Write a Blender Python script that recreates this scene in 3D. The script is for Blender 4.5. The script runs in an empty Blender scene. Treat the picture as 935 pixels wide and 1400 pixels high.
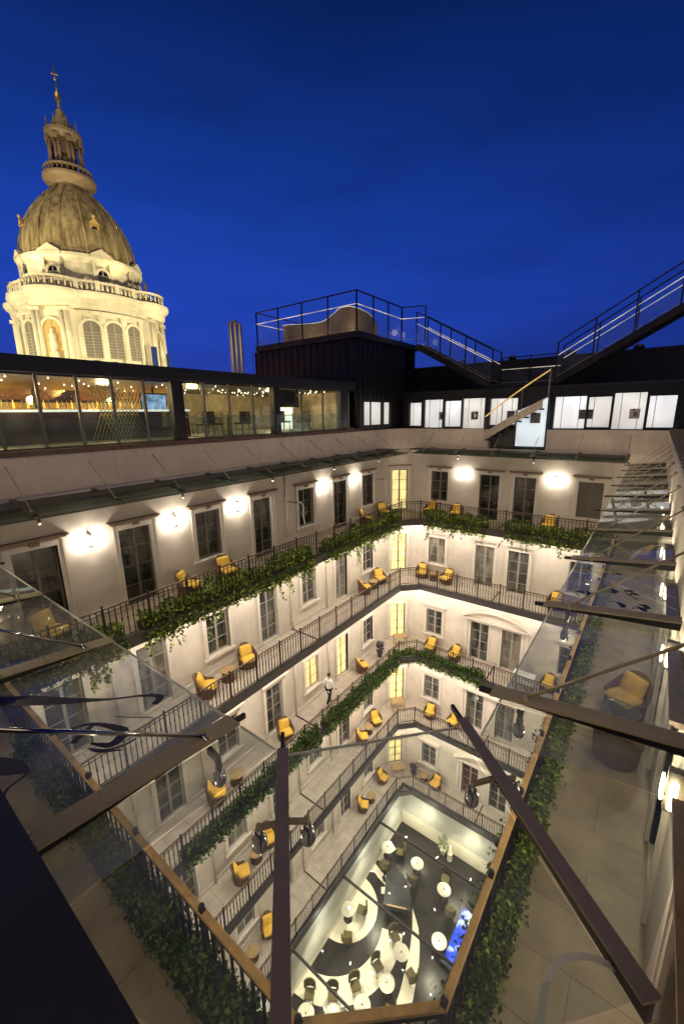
import bpy, bmesh, math, random
from mathutils import Vector, Matrix
R = math.radians
random.seed(7)
S = bpy.context.scene
COL = S.collection

# ------------------------------------------------------------------ materials
MATS = {}
def nodes(m):
    m.use_nodes = True
    return m.node_tree.nodes, m.node_tree.links, m.node_tree.nodes['Principled BSDF']

def mat(name, col, rough=0.6, metal=0.0, var=0.12, scale=3.0, bump=0.0, bscale=40.0, spec=0.5, var2=0.0, scale2=0.35, coat=0.0, streak=0.0):
    """principled surface with two octaves of tonal variation and an optional noise bump"""
    m = bpy.data.materials.new(name); n, l, b = nodes(m)
    tc = n.new('ShaderNodeTexCoord')
    nz = n.new('ShaderNodeTexNoise'); nz.inputs['Scale'].default_value = scale; nz.inputs['Detail'].default_value = 6
    nz.inputs['Roughness'].default_value = 0.65
    l.new(tc.outputs['Object'], nz.inputs['Vector'])
    r = n.new('ShaderNodeMapRange'); r.inputs['From Min'].default_value = 0.3; r.inputs['From Max'].default_value = 0.7
    r.inputs['To Min'].default_value = 1 - var; r.inputs['To Max'].default_value = 1 + var
    l.new(nz.outputs['Fac'], r.inputs['Value'])
    val = r.outputs['Result']
    if var2:
        nz2 = n.new('ShaderNodeTexNoise'); nz2.inputs['Scale'].default_value = scale2; nz2.inputs['Detail'].default_value = 3
        l.new(tc.outputs['Object'], nz2.inputs['Vector'])
        r2 = n.new('ShaderNodeMapRange'); r2.inputs['From Min'].default_value = 0.3; r2.inputs['From Max'].default_value = 0.7
        r2.inputs['To Min'].default_value = 1 - var2; r2.inputs['To Max'].default_value = 1 + var2
        l.new(nz2.outputs['Fac'], r2.inputs['Value'])
        mu = n.new('ShaderNodeMath'); mu.operation = 'MULTIPLY'
        l.new(val, mu.inputs[0]); l.new(r2.outputs['Result'], mu.inputs[1]); val = mu.outputs[0]
    if streak:      # vertical runs of dirt
        mp = n.new('ShaderNodeMapping'); mp.inputs['Scale'].default_value = (3.2, 3.2, .16); l.new(tc.outputs['Object'], mp.inputs['Vector'])
        n3 = n.new('ShaderNodeTexNoise'); n3.inputs['Scale'].default_value = 1.3; n3.inputs['Detail'].default_value = 7; n3.inputs['Roughness'].default_value = .7; l.new(mp.outputs[0], n3.inputs['Vector'])
        r3 = n.new('ShaderNodeMapRange'); r3.inputs['From Min'].default_value = .5; r3.inputs['From Max'].default_value = .74; r3.inputs['To Min'].default_value = 1.0; r3.inputs['To Max'].default_value = 1 - streak
        l.new(n3.outputs['Fac'], r3.inputs['Value']); m3 = n.new('ShaderNodeMath'); m3.operation = 'MULTIPLY'; l.new(val, m3.inputs[0]); l.new(r3.outputs[0], m3.inputs[1]); val = m3.outputs[0]
    mx = n.new('ShaderNodeVectorMath'); mx.operation = 'SCALE'; mx.inputs[0].default_value = col
    l.new(val, mx.inputs['Scale']); l.new(mx.outputs['Vector'], b.inputs['Base Color'])
    b.inputs['Roughness'].default_value = rough; b.inputs['Metallic'].default_value = metal
    b.inputs['Specular IOR Level'].default_value = spec
    if coat: b.inputs['Coat Weight'].default_value = coat
    if bump:
        bn = n.new('ShaderNodeTexNoise'); bn.inputs['Scale'].default_value = bscale; bn.inputs['Detail'].default_value = 4
        l.new(tc.outputs['Object'], bn.inputs['Vector'])
        bp = n.new('ShaderNodeBump'); bp.inputs['Strength'].default_value = bump; bp.inputs['Distance'].default_value = 0.02
        l.new(bn.outputs['Fac'], bp.inputs['Height']); l.new(bp.outputs['Normal'], b.inputs['Normal'])
    MATS[name] = m
    return m

def emit(name, col, strength, noise=0.0, scale=2.0, col2=None):
    m = bpy.data.materials.new(name); n, l, b = nodes(m)
    b.inputs['Base Color'].default_value = (*col, 1); b.inputs['Emission Color'].default_value = (*col, 1)
    b.inputs['Emission Strength'].default_value = strength; b.inputs['Roughness'].default_value = 0.4
    if noise:
        tc = n.new('ShaderNodeTexCoord'); nz = n.new('ShaderNodeTexNoise'); nz.inputs['Scale'].default_value = scale
        nz.inputs['Detail'].default_value = 3
        l.new(tc.outputs['Object'], nz.inputs['Vector'])
        cr = n.new('ShaderNodeValToRGB'); c2 = col2 or tuple(c * (1 - noise) for c in col)
        cr.color_ramp.elements[0].position = 0.36; cr.color_ramp.elements[0].color = (*c2, 1)
        cr.color_ramp.elements[1].position = 0.64; cr.color_ramp.elements[1].color = (*col, 1)
        l.new(nz.outputs['Fac'], cr.inputs['Fac']); l.new(cr.outputs['Color'], b.inputs['Emission Color'])
        l.new(cr.outputs['Color'], b.inputs['Base Color'])
    MATS[name] = m
    return m

def glass(name, tint=(0.93, 0.97, 0.96), refl=1.0, rough=0.0, dirt_haze=0.03):
    """thin pane: clear transmission mixed with a fresnel mirror and a pale layer of grime, raised to paint reflection haze on the canopies"""
    m = bpy.data.materials.new(name); m.use_nodes = True; n = m.node_tree.nodes; l = m.node_tree.links; n.clear()
    out = n.new('ShaderNodeOutputMaterial'); tr = n.new('ShaderNodeBsdfTransparent'); gl = n.new('ShaderNodeBsdfGlossy')
    tr.inputs['Color'].default_value = (*tint, 1); gl.inputs['Roughness'].default_value = rough
    df = n.new('ShaderNodeBsdfDiffuse'); df.inputs['Color'].default_value = (0.5, 0.52, 0.5, 1)
    lw = n.new('ShaderNodeLayerWeight'); lw.inputs['Blend'].default_value = 0.5      # facing: 0 head on, 1 grazing, both sides alike
    pw = n.new('ShaderNodeMath'); pw.operation = 'POWER'; pw.inputs[1].default_value = 5; l.new(lw.outputs['Facing'], pw.inputs[0])
    mu = n.new('ShaderNodeMath'); mu.operation = 'MULTIPLY_ADD'; mu.inputs[1].default_value = 0.8 * refl; mu.inputs[2].default_value = 0.032 * refl
    l.new(pw.outputs[0], mu.inputs[0])
    tc = n.new('ShaderNodeTexCoord'); nz = n.new('ShaderNodeTexNoise'); nz.inputs['Scale'].default_value = 1.7; nz.inputs['Detail'].default_value = 8
    l.new(tc.outputs['Object'], nz.inputs['Vector'])
    mr = n.new('ShaderNodeMapRange'); mr.inputs['From Min'].default_value = 0.4; mr.inputs['From Max'].default_value = 0.8
    mr.inputs['To Max'].default_value = dirt_haze * 2.2; mr.inputs['To Min'].default_value = dirt_haze * 0.35
    l.new(nz.outputs['Fac'], mr.inputs['Value'])
    m1 = n.new('ShaderNodeMixShader'); m2 = n.new('ShaderNodeMixShader')
    l.new(mr.outputs['Result'], m1.inputs['Fac']); l.new(tr.outputs[0], m1.inputs[1]); l.new(df.outputs[0], m1.inputs[2])
    l.new(mu.outputs[0], m2.inputs['Fac']); l.new(m1.outputs[0], m2.inputs[1]); l.new(gl.outputs[0], m2.inputs[2])
    l.new(m2.outputs[0], out.inputs['Surface'])
    MATS[name] = m
    return m

def brick(name, c1, c2, mortar, w, h, msize=0.012, rough=0.7, rot=(0, 0, 0), offset=0.5, var=0.1):
    m = bpy.data.materials.new(name); n, l, b = nodes(m)
    tc = n.new('ShaderNodeTexCoord'); mp = n.new('ShaderNodeMapping'); mp.inputs['Rotation'].default_value = rot
    l.new(tc.outputs['Object'], mp.inputs['Vector'])
    br = n.new('ShaderNodeTexBrick'); br.inputs['Scale'].default_value = 1; br.inputs['Brick Width'].default_value = w
    br.inputs['Row Height'].default_value = h; br.inputs['Mortar Size'].default_value = msize; br.offset = offset
    br.inputs['Color1'].default_value = (*c1, 1); br.inputs['Color2'].default_value = (*c2, 1); br.inputs['Mortar'].default_value = (*mortar, 1)
    l.new(mp.outputs['Vector'], br.inputs['Vector'])
    nz = n.new('ShaderNodeTexNoise'); nz.inputs['Scale'].default_value = 2.2; nz.inputs['Detail'].default_value = 8; l.new(tc.outputs['Object'], nz.inputs['Vector'])
    r = n.new('ShaderNodeMapRange'); r.inputs['From Min'].default_value = 0.3; r.inputs['From Max'].default_value = 0.7
    r.inputs['To Min'].default_value = 1 - 2 * var; r.inputs['To Max'].default_value = 1 + var
    l.new(nz.outputs['Fac'], r.inputs['Value'])
    mx = n.new('ShaderNodeVectorMath'); mx.operation = 'SCALE'; l.new(br.outputs['Color'], mx.inputs[0]); l.new(r.outputs['Result'], mx.inputs['Scale'])
    l.new(mx.outputs['Vector'], b.inputs['Base Color']); b.inputs['Roughness'].default_value = rough
    bp = n.new('ShaderNodeBump'); bp.inputs['Strength'].default_value = 0.25; bp.inputs['Distance'].default_value = 0.01
    l.new(br.outputs['Fac'], bp.inputs['Height']); bp.invert = True; l.new(bp.outputs['Normal'], b.inputs['Normal'])
    MATS[name] = m
    return m

def leafmat(name, dark, light):
    m = bpy.data.materials.new(name); n, l, b = nodes(m)
    g = n.new('ShaderNodeNewGeometry'); cr = n.new('ShaderNodeValToRGB')
    cr.color_ramp.elements[0].color = (*dark, 1); cr.color_ramp.elements[1].color = (*light, 1)
    cr.color_ramp.elements[0].position = 0.1
    e = cr.color_ramp.elements.new(0.62); e.color = tuple((a + c) / 2 * 0.8 for a, c in zip(dark, light)) + (1,)
    l.new(g.outputs['Random Per Island'], cr.inputs['Fac']); l.new(cr.outputs['Color'], b.inputs['Base Color'])
    b.inputs['Roughness'].default_value = 0.7; b.inputs['Specular IOR Level'].default_value = 0.2
    MATS[name] = m
    return m

mat('wall_plaster', (0.62, 0.555, 0.465), 0.85, var=0.07, scale=2.5, bump=0.2, bscale=60, var2=0.16, scale2=0.5, streak=0.11)
mat('wall_upper', (0.60, 0.51, 0.415), 0.85, var=0.06, scale=2.0, bump=0.15, bscale=60, var2=0.12, scale2=0.45, streak=0.16)
mat('trim_plaster', (0.66, 0.60, 0.515), 0.75, var=0.05, scale=6)
mat('cornice_brown', (0.23, 0.155, 0.105), 0.6, var=0.2, scale=9)
mat('cornice_pale', (0.60, 0.53, 0.45), 0.7, var=0.08, scale=8)
mat('frame_taupe', (0.145, 0.125, 0.098), 0.45, var=0.15, scale=8)
mat('frame_pale', (0.34, 0.32, 0.28), 0.5, var=0.12, scale=8)
mat('iron', (0.010, 0.008, 0.008), 0.5, metal=0.1, var=0.2, scale=10)
mat('steel_beam', (0.38, 0.32, 0.185), 0.38, metal=0.1, spec=0.35, var=0.12, scale=2.2, var2=0.2, scale2=0.8)
mat('diag_steel', (0.30, 0.235, 0.175), 0.28, metal=0.4, spec=0.4, var=0.15, scale=2.5, var2=0.2, scale2=1.0)
mat('steel_dark', (0.028, 0.024, 0.022), 0.4, metal=0.5, var=0.2, scale=5)
mat('chrome', (0.42, 0.41, 0.42), 0.10, metal=1.0, var=0.05)
mat('rail_wood', (0.58, 0.355, 0.14), 0.4, var=0.25, scale=7, bump=0.1)
mat('rail_iron', (0.12, 0.075, 0.048), 0.45, metal=0.2, var=0.2, scale=8)
mat('slab_edge', (0.045, 0.042, 0.042), 0.6, var=0.25, scale=4)
mat('planter', (0.05, 0.05, 0.046), 0.6, var=0.2)
mat('wicker', (0.115, 0.058, 0.026), 0.65, var=0.45, scale=28, bump=0.7, bscale=70)
mat('wicker_tan', (0.36, 0.245, 0.115), 0.6, var=0.3, scale=24, bump=0.5, bscale=70)
mat('cushion', (0.78, 0.49, 0.075), 0.85, var=0.14, scale=6, bump=0.4, bscale=90)
mat('dark_metal_cladding', (0.014, 0.013, 0.014), 0.42, metal=0.35, var=0.3, scale=1.5)
mat('black_roof', (0.006, 0.006, 0.008), 0.5, var=0.3, scale=2)
mat('basilica_stone', (0.56, 0.51, 0.39), 0.85, var=0.14, scale=0.9, bump=0.4, bscale=5, var2=0.16, scale2=0.25, streak=0.25)
mat('gold', (0.72, 0.50, 0.16), 0.3, metal=0.9, var=0.1)
mat('bronze_statue', (0.07, 0.07, 0.05), 0.5, var=0.2)
mat('lobby_wall', (0.48, 0.475, 0.44), 0.6, var=0.05)
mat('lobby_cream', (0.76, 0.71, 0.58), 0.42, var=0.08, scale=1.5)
mat('lobby_dark', (0.016, 0.014, 0.012), 0.30, spec=0.22, var=0.25, scale=2)
mat('lobby_black', (0.012, 0.012, 0.016), 0.3, var=0.2, scale=2)
mat('table_white', (0.62, 0.59, 0.51), 0.3, var=0.05)
mat('olive_fabric', (0.10, 0.08, 0.028), 0.8, var=0.25, scale=9)
mat('person_skin', (0.42, 0.25, 0.17), 0.55, var=0.06)
mat('white_cloth', (0.75, 0.74, 0.73), 0.8, var=0.06, scale=8)
mat('dark_cloth', (0.012, 0.013, 0.018), 0.85, var=0.2, scale=8)
mat('hair', (0.012, 0.009, 0.007), 0.5)
mat('purple_leaf', (0.07, 0.035, 0.06), 0.6, var=0.5, scale=15)
mat('door_wood', (0.065, 0.028, 0.020), 0.45, var=0.3, scale=6)
mat('ground_asphalt', (0.05, 0.05, 0.052), 0.85, var=0.2, scale=0.3)
mat('dark_facade', (0.03, 0.028, 0.027), 0.8, var=0.3, scale=0.6)
mat('golden_facade', (0.42, 0.27, 0.09), 0.8, var=0.25, scale=0.8)
mat('roof_tile_red', (0.22, 0.10, 0.04), 0.7, var=0.35, scale=2)
mat('parapet_cap', (0.30, 0.285, 0.28), 0.5, var=0.12)
mat('tan_shell', (0.21, 0.15, 0.09), 0.5, var=0.2, scale=3)
mat('stair_cream', (0.55, 0.47, 0.33), 0.55, var=0.25, scale=5)
mat('lattice', (0.34, 0.31, 0.11), 0.6, var=0.3, scale=5)
mat('stone_cladding', (0.46, 0.36, 0.21), 0.7, var=0.4, scale=3.2, bump=0.4, bscale=8)
mat('screen_black', (0.004, 0.004, 0.004), 0.2, var=0.1)
mat('frosted_print', (0.62, 0.62, 0.52), 0.6, var=0.06)
mat('black_print', (0.006, 0.006, 0.02), 0.35, var=0.1)
mat('photo_dark', (0.10, 0.10, 0.11), 0.5, var=0.8, scale=7)
mat('pale_grey', (0.62, 0.62, 0.62), 0.6, var=0.05)
mat('photo_pale', (0.5, 0.42, 0.46), 0.5, var=0.3, scale=7)
mat('flue_steel', (0.38, 0.35, 0.32), 0.32, metal=0.8, var=0.15, scale=2)
mat('curtain', (0.30, 0.27, 0.22), 0.9, var=0.12, scale=4)
mat('blind', (0.135, 0.12, 0.095), 0.75, var=0.18, scale=2)
mat('sky_reflection_blue', (0.012, 0.03, 0.14), 0.3, var=0.1)
mat('concrete_dark', (0.09, 0.08, 0.07), 0.8, var=0.2, scale=3)
brick('gallery_stone', (0.46, 0.405, 0.335), (0.50, 0.44, 0.37), (0.24, 0.21, 0.175), 1.55, 0.88, 0.008, 0.55, offset=0.0)
brick('gallery_worn', (0.285, 0.225, 0.15), (0.315, 0.25, 0.17), (0.16, 0.125, 0.085), 1.3, 0.66, 0.006, 0.5, offset=0.5, var=0.16)
brick('brick_red', (0.15, 0.085, 0.055), (0.095, 0.055, 0.04), (0.12, 0.095, 0.07), 0.22, 0.14, 0.02, 0.8, rot=(R(90), 0, R(90)))
leafmat('ivy_leaf', (0.034, 0.065, 0.012), (0.34, 0.45, 0.075))
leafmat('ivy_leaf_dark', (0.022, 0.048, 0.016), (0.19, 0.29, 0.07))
leafmat('potted_leaf', (0.12, 0.15, 0.06), (0.62, 0.64, 0.42))
mat('vine_stem', (0.055, 0.045, 0.02), 0.8)
glass('canopy_glass', (0.89, 0.92, 0.90), 0.75, 0.0, 0.085)
glass('canopy_glass_reflection_haze', (0.88, 0.91, 0.89), 1.2, 0.0, 0.22)  # stronger pale layer stands for reflections veiling the right and near panes
glass('canopy_glass_dark_reflection', (0.40, 0.46, 0.43), 0.6, 0.0, 0.05)  # dark tint stands for dark grazing reflections on the far canopies
glass('skylight_glass', (0.94, 0.94, 0.92), 0.4, 0.0, 0.008)
glass('pavilion_glass', (0.93, 0.94, 0.88), 1.3, 0.0, 0.04)
glass('balustrade_glass', (0.88, 0.96, 0.96), 0.6, 0.0, 0.05)
mat('glass_edge', (0.50, 0.53, 0.47), 0.3, var=0.15, scale=6)
emit('sconce_light', (1.0, 0.80, 0.52), 26)
emit('window_lit', (1.0, 0.82, 0.33), 1.15, 0.4, 2.2)
emit('window_warm', (1.0, 0.72, 0.28), 0.9, 0.35, 1.6)
def lightbox():
    m = bpy.data.materials.new('lightbox'); n, l, b = nodes(m)
    tc = n.new('ShaderNodeTexCoord'); oi = n.new('ShaderNodeObjectInfo'); sp = n.new('ShaderNodeSeparateXYZ'); l.new(tc.outputs['Generated'], sp.inputs[0])
    gr = n.new('ShaderNodeMapRange'); gr.inputs['To Min'].default_value = .62; gr.inputs['To Max'].default_value = 1.05; l.new(sp.outputs['Z'], gr.inputs['Value'])
    rr = n.new('ShaderNodeMapRange'); rr.inputs['To Min'].default_value = .72; rr.inputs['To Max'].default_value = 1.0; l.new(oi.outputs['Random'], rr.inputs['Value'])
    nz = n.new('ShaderNodeTexNoise'); nz.inputs['Scale'].default_value = .9; nz.inputs['Detail'].default_value = 2; l.new(tc.outputs['Object'], nz.inputs['Vector'])
    nr = n.new('ShaderNodeMapRange'); nr.inputs['From Min'].default_value = .35; nr.inputs['From Max'].default_value = .65; nr.inputs['To Min'].default_value = .8; nr.inputs['To Max'].default_value = 1.05; l.new(nz.outputs['Fac'], nr.inputs['Value'])
    m1 = n.new('ShaderNodeMath'); m1.operation = 'MULTIPLY'; l.new(gr.outputs[0], m1.inputs[0]); l.new(rr.outputs[0], m1.inputs[1])
    m2 = n.new('ShaderNodeMath'); m2.operation = 'MULTIPLY'; l.new(m1.outputs[0], m2.inputs[0]); l.new(nr.outputs[0], m2.inputs[1])
    cr = n.new('ShaderNodeValToRGB'); cr.color_ramp.elements[0].color = (1, .94, .84, 1); cr.color_ramp.elements[1].color = (.93, .96, 1, 1); l.new(oi.outputs['Random'], cr.inputs['Fac'])
    l.new(cr.outputs['Color'], b.inputs['Emission Color']); l.new(m2.outputs[0], b.inputs['Emission Strength']); b.inputs['Base Color'].default_value = (.7, .7, .7, 1)
    MATS['lightbox'] = m
lightbox()
emit('lightbox_cool', (0.80, 0.92, 1.0), 0.75, 0.3, 0.9)
emit('led_line', (1.0, 0.88, 0.66), 0.62, 0.55, 1.6)
emit('handrail_glow', (1.0, 0.66, 0.18), 0.55, 0.3, 2)
emit('counter_glow', (0.92, 1.0, 0.93), 1.1, 0.3, 1.3)
emit('downlight_disc', (1.0, .88, .70), 6)
emit('bulb', (1.0, 0.9, 0.65), 14)
emit('tv_blue', (0.35, 0.6, 1.0), 0.9, 0.75, 4)
emit('blue_panel', (0.70, 0.92, 1.0), 1.35, 1.0, 1.0, (0.0, 0.035, 0.55))
for _n in MATS['blue_panel'].node_tree.nodes:
    if _n.type == 'VALTORGB': _n.color_ramp.elements[0].position = .50; _n.color_ramp.elements[1].position = .64
emit('amber_back', (1.0, 0.62, 0.14), 0.85, 0.5, 0.9)
emit('white_door', (1.0, 0.97, 0.85), 1.3, 0.1, 3)

# dome copper with streaks
def dome_mat():
    m = bpy.data.materials.new('dome_copper'); n, l, b = nodes(m)
    tc = n.new('ShaderNodeTexCoord'); mp = n.new('ShaderNodeMapping'); mp.inputs['Scale'].default_value = (1.6, 1.6, 0.16)
    l.new(tc.outputs['Object'], mp.inputs['Vector'])
    nz = n.new('ShaderNodeTexNoise'); nz.inputs['Scale'].default_value = 1.0; nz.inputs['Detail'].default_value = 9; nz.inputs['Roughness'].default_value = 0.7
    l.new(mp.outputs['Vector'], nz.inputs['Vector'])
    cr = n.new('ShaderNodeValToRGB'); cr.color_ramp.elements[0].position = 0.33; cr.color_ramp.elements[0].color = (0.055, 0.034, 0.013, 1)
    cr.color_ramp.elements[1].position = 0.68; cr.color_ramp.elements[1].color = (0.50, 0.40, 0.20, 1)
    l.new(nz.outputs['Fac'], cr.inputs['Fac']); l.new(cr.outputs['Color'], b.inputs['Base Color'])
    b.inputs['Roughness'].default_value = 0.5; b.inputs['Metallic'].default_value = 0.25
    MATS['dome_copper'] = m
dome_mat()

# ------------------------------------------------------------------ mesh helpers
class MB:
    def __init__(s): s.v = []; s.f = []; s.sm = []
    def add(s, verts, faces, smooth=False):
        o = len(s.v); s.v += [tuple(p) for p in verts]
        for f in faces: s.f.append(tuple(i + o for i in f)); s.sm.append(smooth)
        return s
    def box(s, x0, x1, y0, y1, z0, z1, M=None):
        if x0 > x1: x0, x1 = x1, x0
        if y0 > y1: y0, y1 = y1, y0
        if z0 > z1: z0, z1 = z1, z0
        p = [Vector(q) for q in ((x0,y0,z0),(x1,y0,z0),(x1,y1,z0),(x0,y1,z0),(x0,y0,z1),(x1,y0,z1),(x1,y1,z1),(x0,y1,z1))]
        if M is not None: p = [M @ q for q in p]
        return s.add(p, [(0,3,2,1),(4,5,6,7),(0,1,5,4),(1,2,6,5),(2,3,7,6),(3,0,4,7)])
    def prism(s, poly, z0, z1):
        """vertical prism over a 2-D polygon"""
        a = sum(poly[i][0] * poly[(i + 1) % len(poly)][1] - poly[(i + 1) % len(poly)][0] * poly[i][1] for i in range(len(poly)))
        if a < 0: poly = poly[::-1]
        k = len(poly)
        return s.add([(x, y, z0) for x, y in poly] + [(x, y, z1) for x, y in poly],
                     [tuple(range(k - 1, -1, -1)), tuple(range(k, 2 * k))] + [(i, (i + 1) % k, k + (i + 1) % k, k + i) for i in range(k)])
    def bar(s, a, b, w, h=None, up=(0, 0, 1)):
        """rectangular bar from a to b, w sideways, h along up"""
        h = h or w; a = Vector(a); b = Vector(b); d = (b - a).normalized(); up = Vector(up)
        if abs(d.dot(up)) > 0.98: up = Vector((1, 0, 0))
        sd = d.cross(up).normalized(); u = sd.cross(d)
        P = []
        for c in (a, b):
            for i, j in ((-1, -1), (1, -1), (1, 1), (-1, 1)): P.append(c + sd * (i * w / 2) + u * (j * h / 2))
        return s.add(P, [(3,2,1,0),(4,5,6,7),(0,1,5,4),(1,2,6,5),(2,3,7,6),(3,0,4,7)])
    def tube(s, pts, r, k=8, cap=True):
        pts = [Vector(p) for p in pts]; n = len(pts); rs = r if isinstance(r, (list, tuple)) else [r] * n
        V = []; up = Vector((0, 0, 1))
        for i, p in enumerate(pts):
            d = (pts[min(i + 1, n - 1)] - pts[max(i - 1, 0)]).normalized()
            q = up if abs(d.dot(up)) < 0.95 else Vector((1, 0, 0))
            a = d.cross(q).normalized(); b2 = d.cross(a)
            for j in range(k):
                t = 2 * math.pi * j / k; V.append(p + (a * math.cos(t) + b2 * math.sin(t)) * rs[i])
        F = [(i*k+j, i*k+(j+1)%k, (i+1)*k+(j+1)%k, (i+1)*k+j) for i in range(n-1) for j in range(k)]
        if cap: F += [tuple(range(k-1,-1,-1)), tuple(range((n-1)*k, n*k))]
        return s.add(V, F, True)
    def lathe(s, prof, c=(0, 0, 0), k=24, a0=0.0, a1=2 * math.pi, smooth=True, caps=True):
        """profile [(r,z)...] turned about z; a full turn unless a0..a1 is given"""
        full = abs((a1 - a0) - 2 * math.pi) < 1e-6; m = k if full else k + 1; V = []
        for r, z in prof:
            for j in range(m):
                t = a0 + (a1 - a0) * j / k; V.append((c[0] + r * math.cos(t), c[1] + r * math.sin(t), c[2] + z))
        F = []
        for i in range(len(prof) - 1):
            for j in range(k):
                j2 = (j + 1) % m if full else j + 1
                F.append((i*m+j, i*m+j2, (i+1)*m+j2, (i+1)*m+j))
        o = s.add(V, F, smooth)
        if full and caps:
            s.add([V[j] for j in range(m)], [tuple(range(m-1,-1,-1))]); s.add([V[(len(prof)-1)*m+j] for j in range(m)], [tuple(range(m))])
        return o
    def ball(s, c, r, k=10, sz=(1, 1, 1)):
        prof = [(max(1e-4, math.sin(math.pi*i/k))*1.0, -math.cos(math.pi*i/k)) for i in range(k + 1)]
        V = []; m = k + 2
        for a, z in prof:
            for j in range(m):
                t = 2*math.pi*j/m; V.append((c[0]+r*sz[0]*a*math.cos(t), c[1]+r*sz[1]*a*math.sin(t), c[2]+r*sz[2]*z))
        return s.add(V, [(i*m+j, i*m+(j+1)%m, (i+1)*m+(j+1)%m, (i+1)*m+j) for i in range(k) for j in range(m)], True)
    def mesh(s, name, m=None):
        me = bpy.data.meshes.new(name); me.from_pydata(s.v, [], s.f)
        me.polygons.foreach_set('use_smooth', s.sm)
        if m is not None: me.materials.append(MATS[m] if isinstance(m, str) else m)
        me.update(); return me
    def build(s, name, m, parent=None, loc=None, rotz=0.0, bevel=0.0):
        return put(s.mesh(name, m), name, parent, loc, rotz, bevel)

def put(me, name, parent=None, loc=None, rotz=0.0, bevel=0.0):
    o = bpy.data.objects.new(name, me); COL.objects.link(o)
    if parent is not None: o.parent = parent
    if loc is not None: o.location = loc
    if rotz: o.rotation_euler = (0, 0, rotz)
    if bevel:
        b = o.modifiers.new('edge', 'BEVEL'); b.width = bevel; b.segments = 2; b.limit_method = 'ANGLE'; b.angle_limit = R(35)
    return o

def tag(o, label=None, cat=None, group=None, kind=None):
    if label: o['label'] = label
    if cat: o['category'] = cat
    if group: o['group'] = group
    if kind: o['kind'] = kind
    return o
def thing(name, label, cat, loc=(0, 0, 0), rotz=0.0, group=None, sc=None):
    o = bpy.data.objects.new(name, None); COL.objects.link(o); o.location = loc; o.rotation_euler = (0, 0, rotz); o.empty_display_size = 0.3
    if sc: o.scale = (sc, sc, sc)
    return tag(o, label, cat, group)
def struct(name, mb, m): return tag(mb.build(name, m), kind='structure')
def dup(src, loc, rotz=0.0, label=None, group=None, sc=None):
    r = src.copy(); COL.objects.link(r); r.location = loc; r.rotation_euler = (0, 0, rotz)
    if sc: r.scale = (sc, sc, sc)
    if label: r['label'] = label
    if group: r['group'] = group
    for ch in list(src.children):
        c = ch.copy(); COL.objects.link(c); c.parent = r
        for g in list(ch.children):
            d = g.copy(); COL.objects.link(d); d.parent = c
    return r
FIRST = {}
def place(key, maker, loc, rotz, label, group, sc=None):
    """first call builds the thing, later calls copy it"""
    if key not in FIRST:
        o = maker(); FIRST[key] = o; o.location = loc; o.rotation_euler = (0, 0, rotz); o['label'] = label
        if group: o['group'] = group
        if sc: o.scale = (sc, sc, sc)
        return o
    return dup(FIRST[key], loc, rotz, label, group, sc or 1.0)

# ------------------------------------------------------------------ site dimensions (metres, camera at the origin)
XL, YB, XR, YN = -12.82, 22.66, 0.63, 0.16          # courtyard wall faces
RXL, RYB, RXR, RYN = -11.10, 21.02, -0.83, 1.59      # railing lines
F = [-5.98, -10.0, -14.85, -19.7, -25.08]            # gallery floors, top to bottom
HEAD = [-3.37, -7.46, -12.28, -17.13, -22.55]        # window heads
LOB = -28.3                                          # lobby floor
CC = 1.05                                            # corner cut of the galleries
ORD = ['top', 'second', 'third', 'fourth', 'lowest']

def ring(off):
    """cut-cornered rectangle of the gallery edge, pushed outward by off"""
    x0, x1, y0, y1 = RXL - off, RXR + off, RYN - off, RYB + off; c = CC * 0.8; e = off * 0.41
    c0 = c - e if off > 0 else c - e
    return [(x0 + c0, y1), (x0, y1 - c0), (x0, y0 + 0.0), (x0, y0), (x1 - 0.92, y0), (x1, y0 + 0.82), (x1, y1)]

# ------------------------------------------------------------------ ground and sky
struct('ground', MB().add([(-900, -900, -29), (900, -900, -29), (900, 900, -29), (-900, 900, -29)], [(0, 1, 2, 3)]), 'ground_asphalt')

W = bpy.data.worlds.new('World'); S.world = W; W.use_nodes = True
n = W.node_tree.nodes; l = W.node_tree.links; n.clear()
wo = n.new('ShaderNodeOutputWorld'); bg = n.new('ShaderNodeBackground'); l.new(bg.outputs[0], wo.inputs['Surface'])
tc = n.new('ShaderNodeTexCoord'); sp = n.new('ShaderNodeSeparateXYZ'); l.new(tc.outputs['Generated'], sp.inputs[0])
cr = n.new('ShaderNodeValToRGB'); e = cr.color_ramp.elements
stops = [(0.0, (0.004, 0.007, 0.02)), (0.495, (0.012, 0.022, 0.10)), (0.512, (0.0145, 0.029, 0.20)), (0.545, (0.017, 0.047, 0.36)), (0.60, (0.0155, 0.057, 0.455)),
         (0.67, (0.0105, 0.050, 0.38)), (0.735, (0.0062, 0.034, 0.25)), (0.80, (0.0038, 0.020, 0.145)), (0.90, (0.0025, 0.011, 0.08)), (1.0, (0.002, 0.008, 0.055))]
while len(e) < len(stops): e.new(0.5)
for q, (p, c) in zip(e, stops): q.position = p; q.color = (*c, 1)
mr = n.new('ShaderNodeMapRange'); mr.inputs['From Min'].default_value = -1; mr.inputs['From Max'].default_value = 1
l.new(sp.outputs['Z'], mr.inputs['Value']); l.new(mr.outputs[0], cr.inputs['Fac'])
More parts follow.
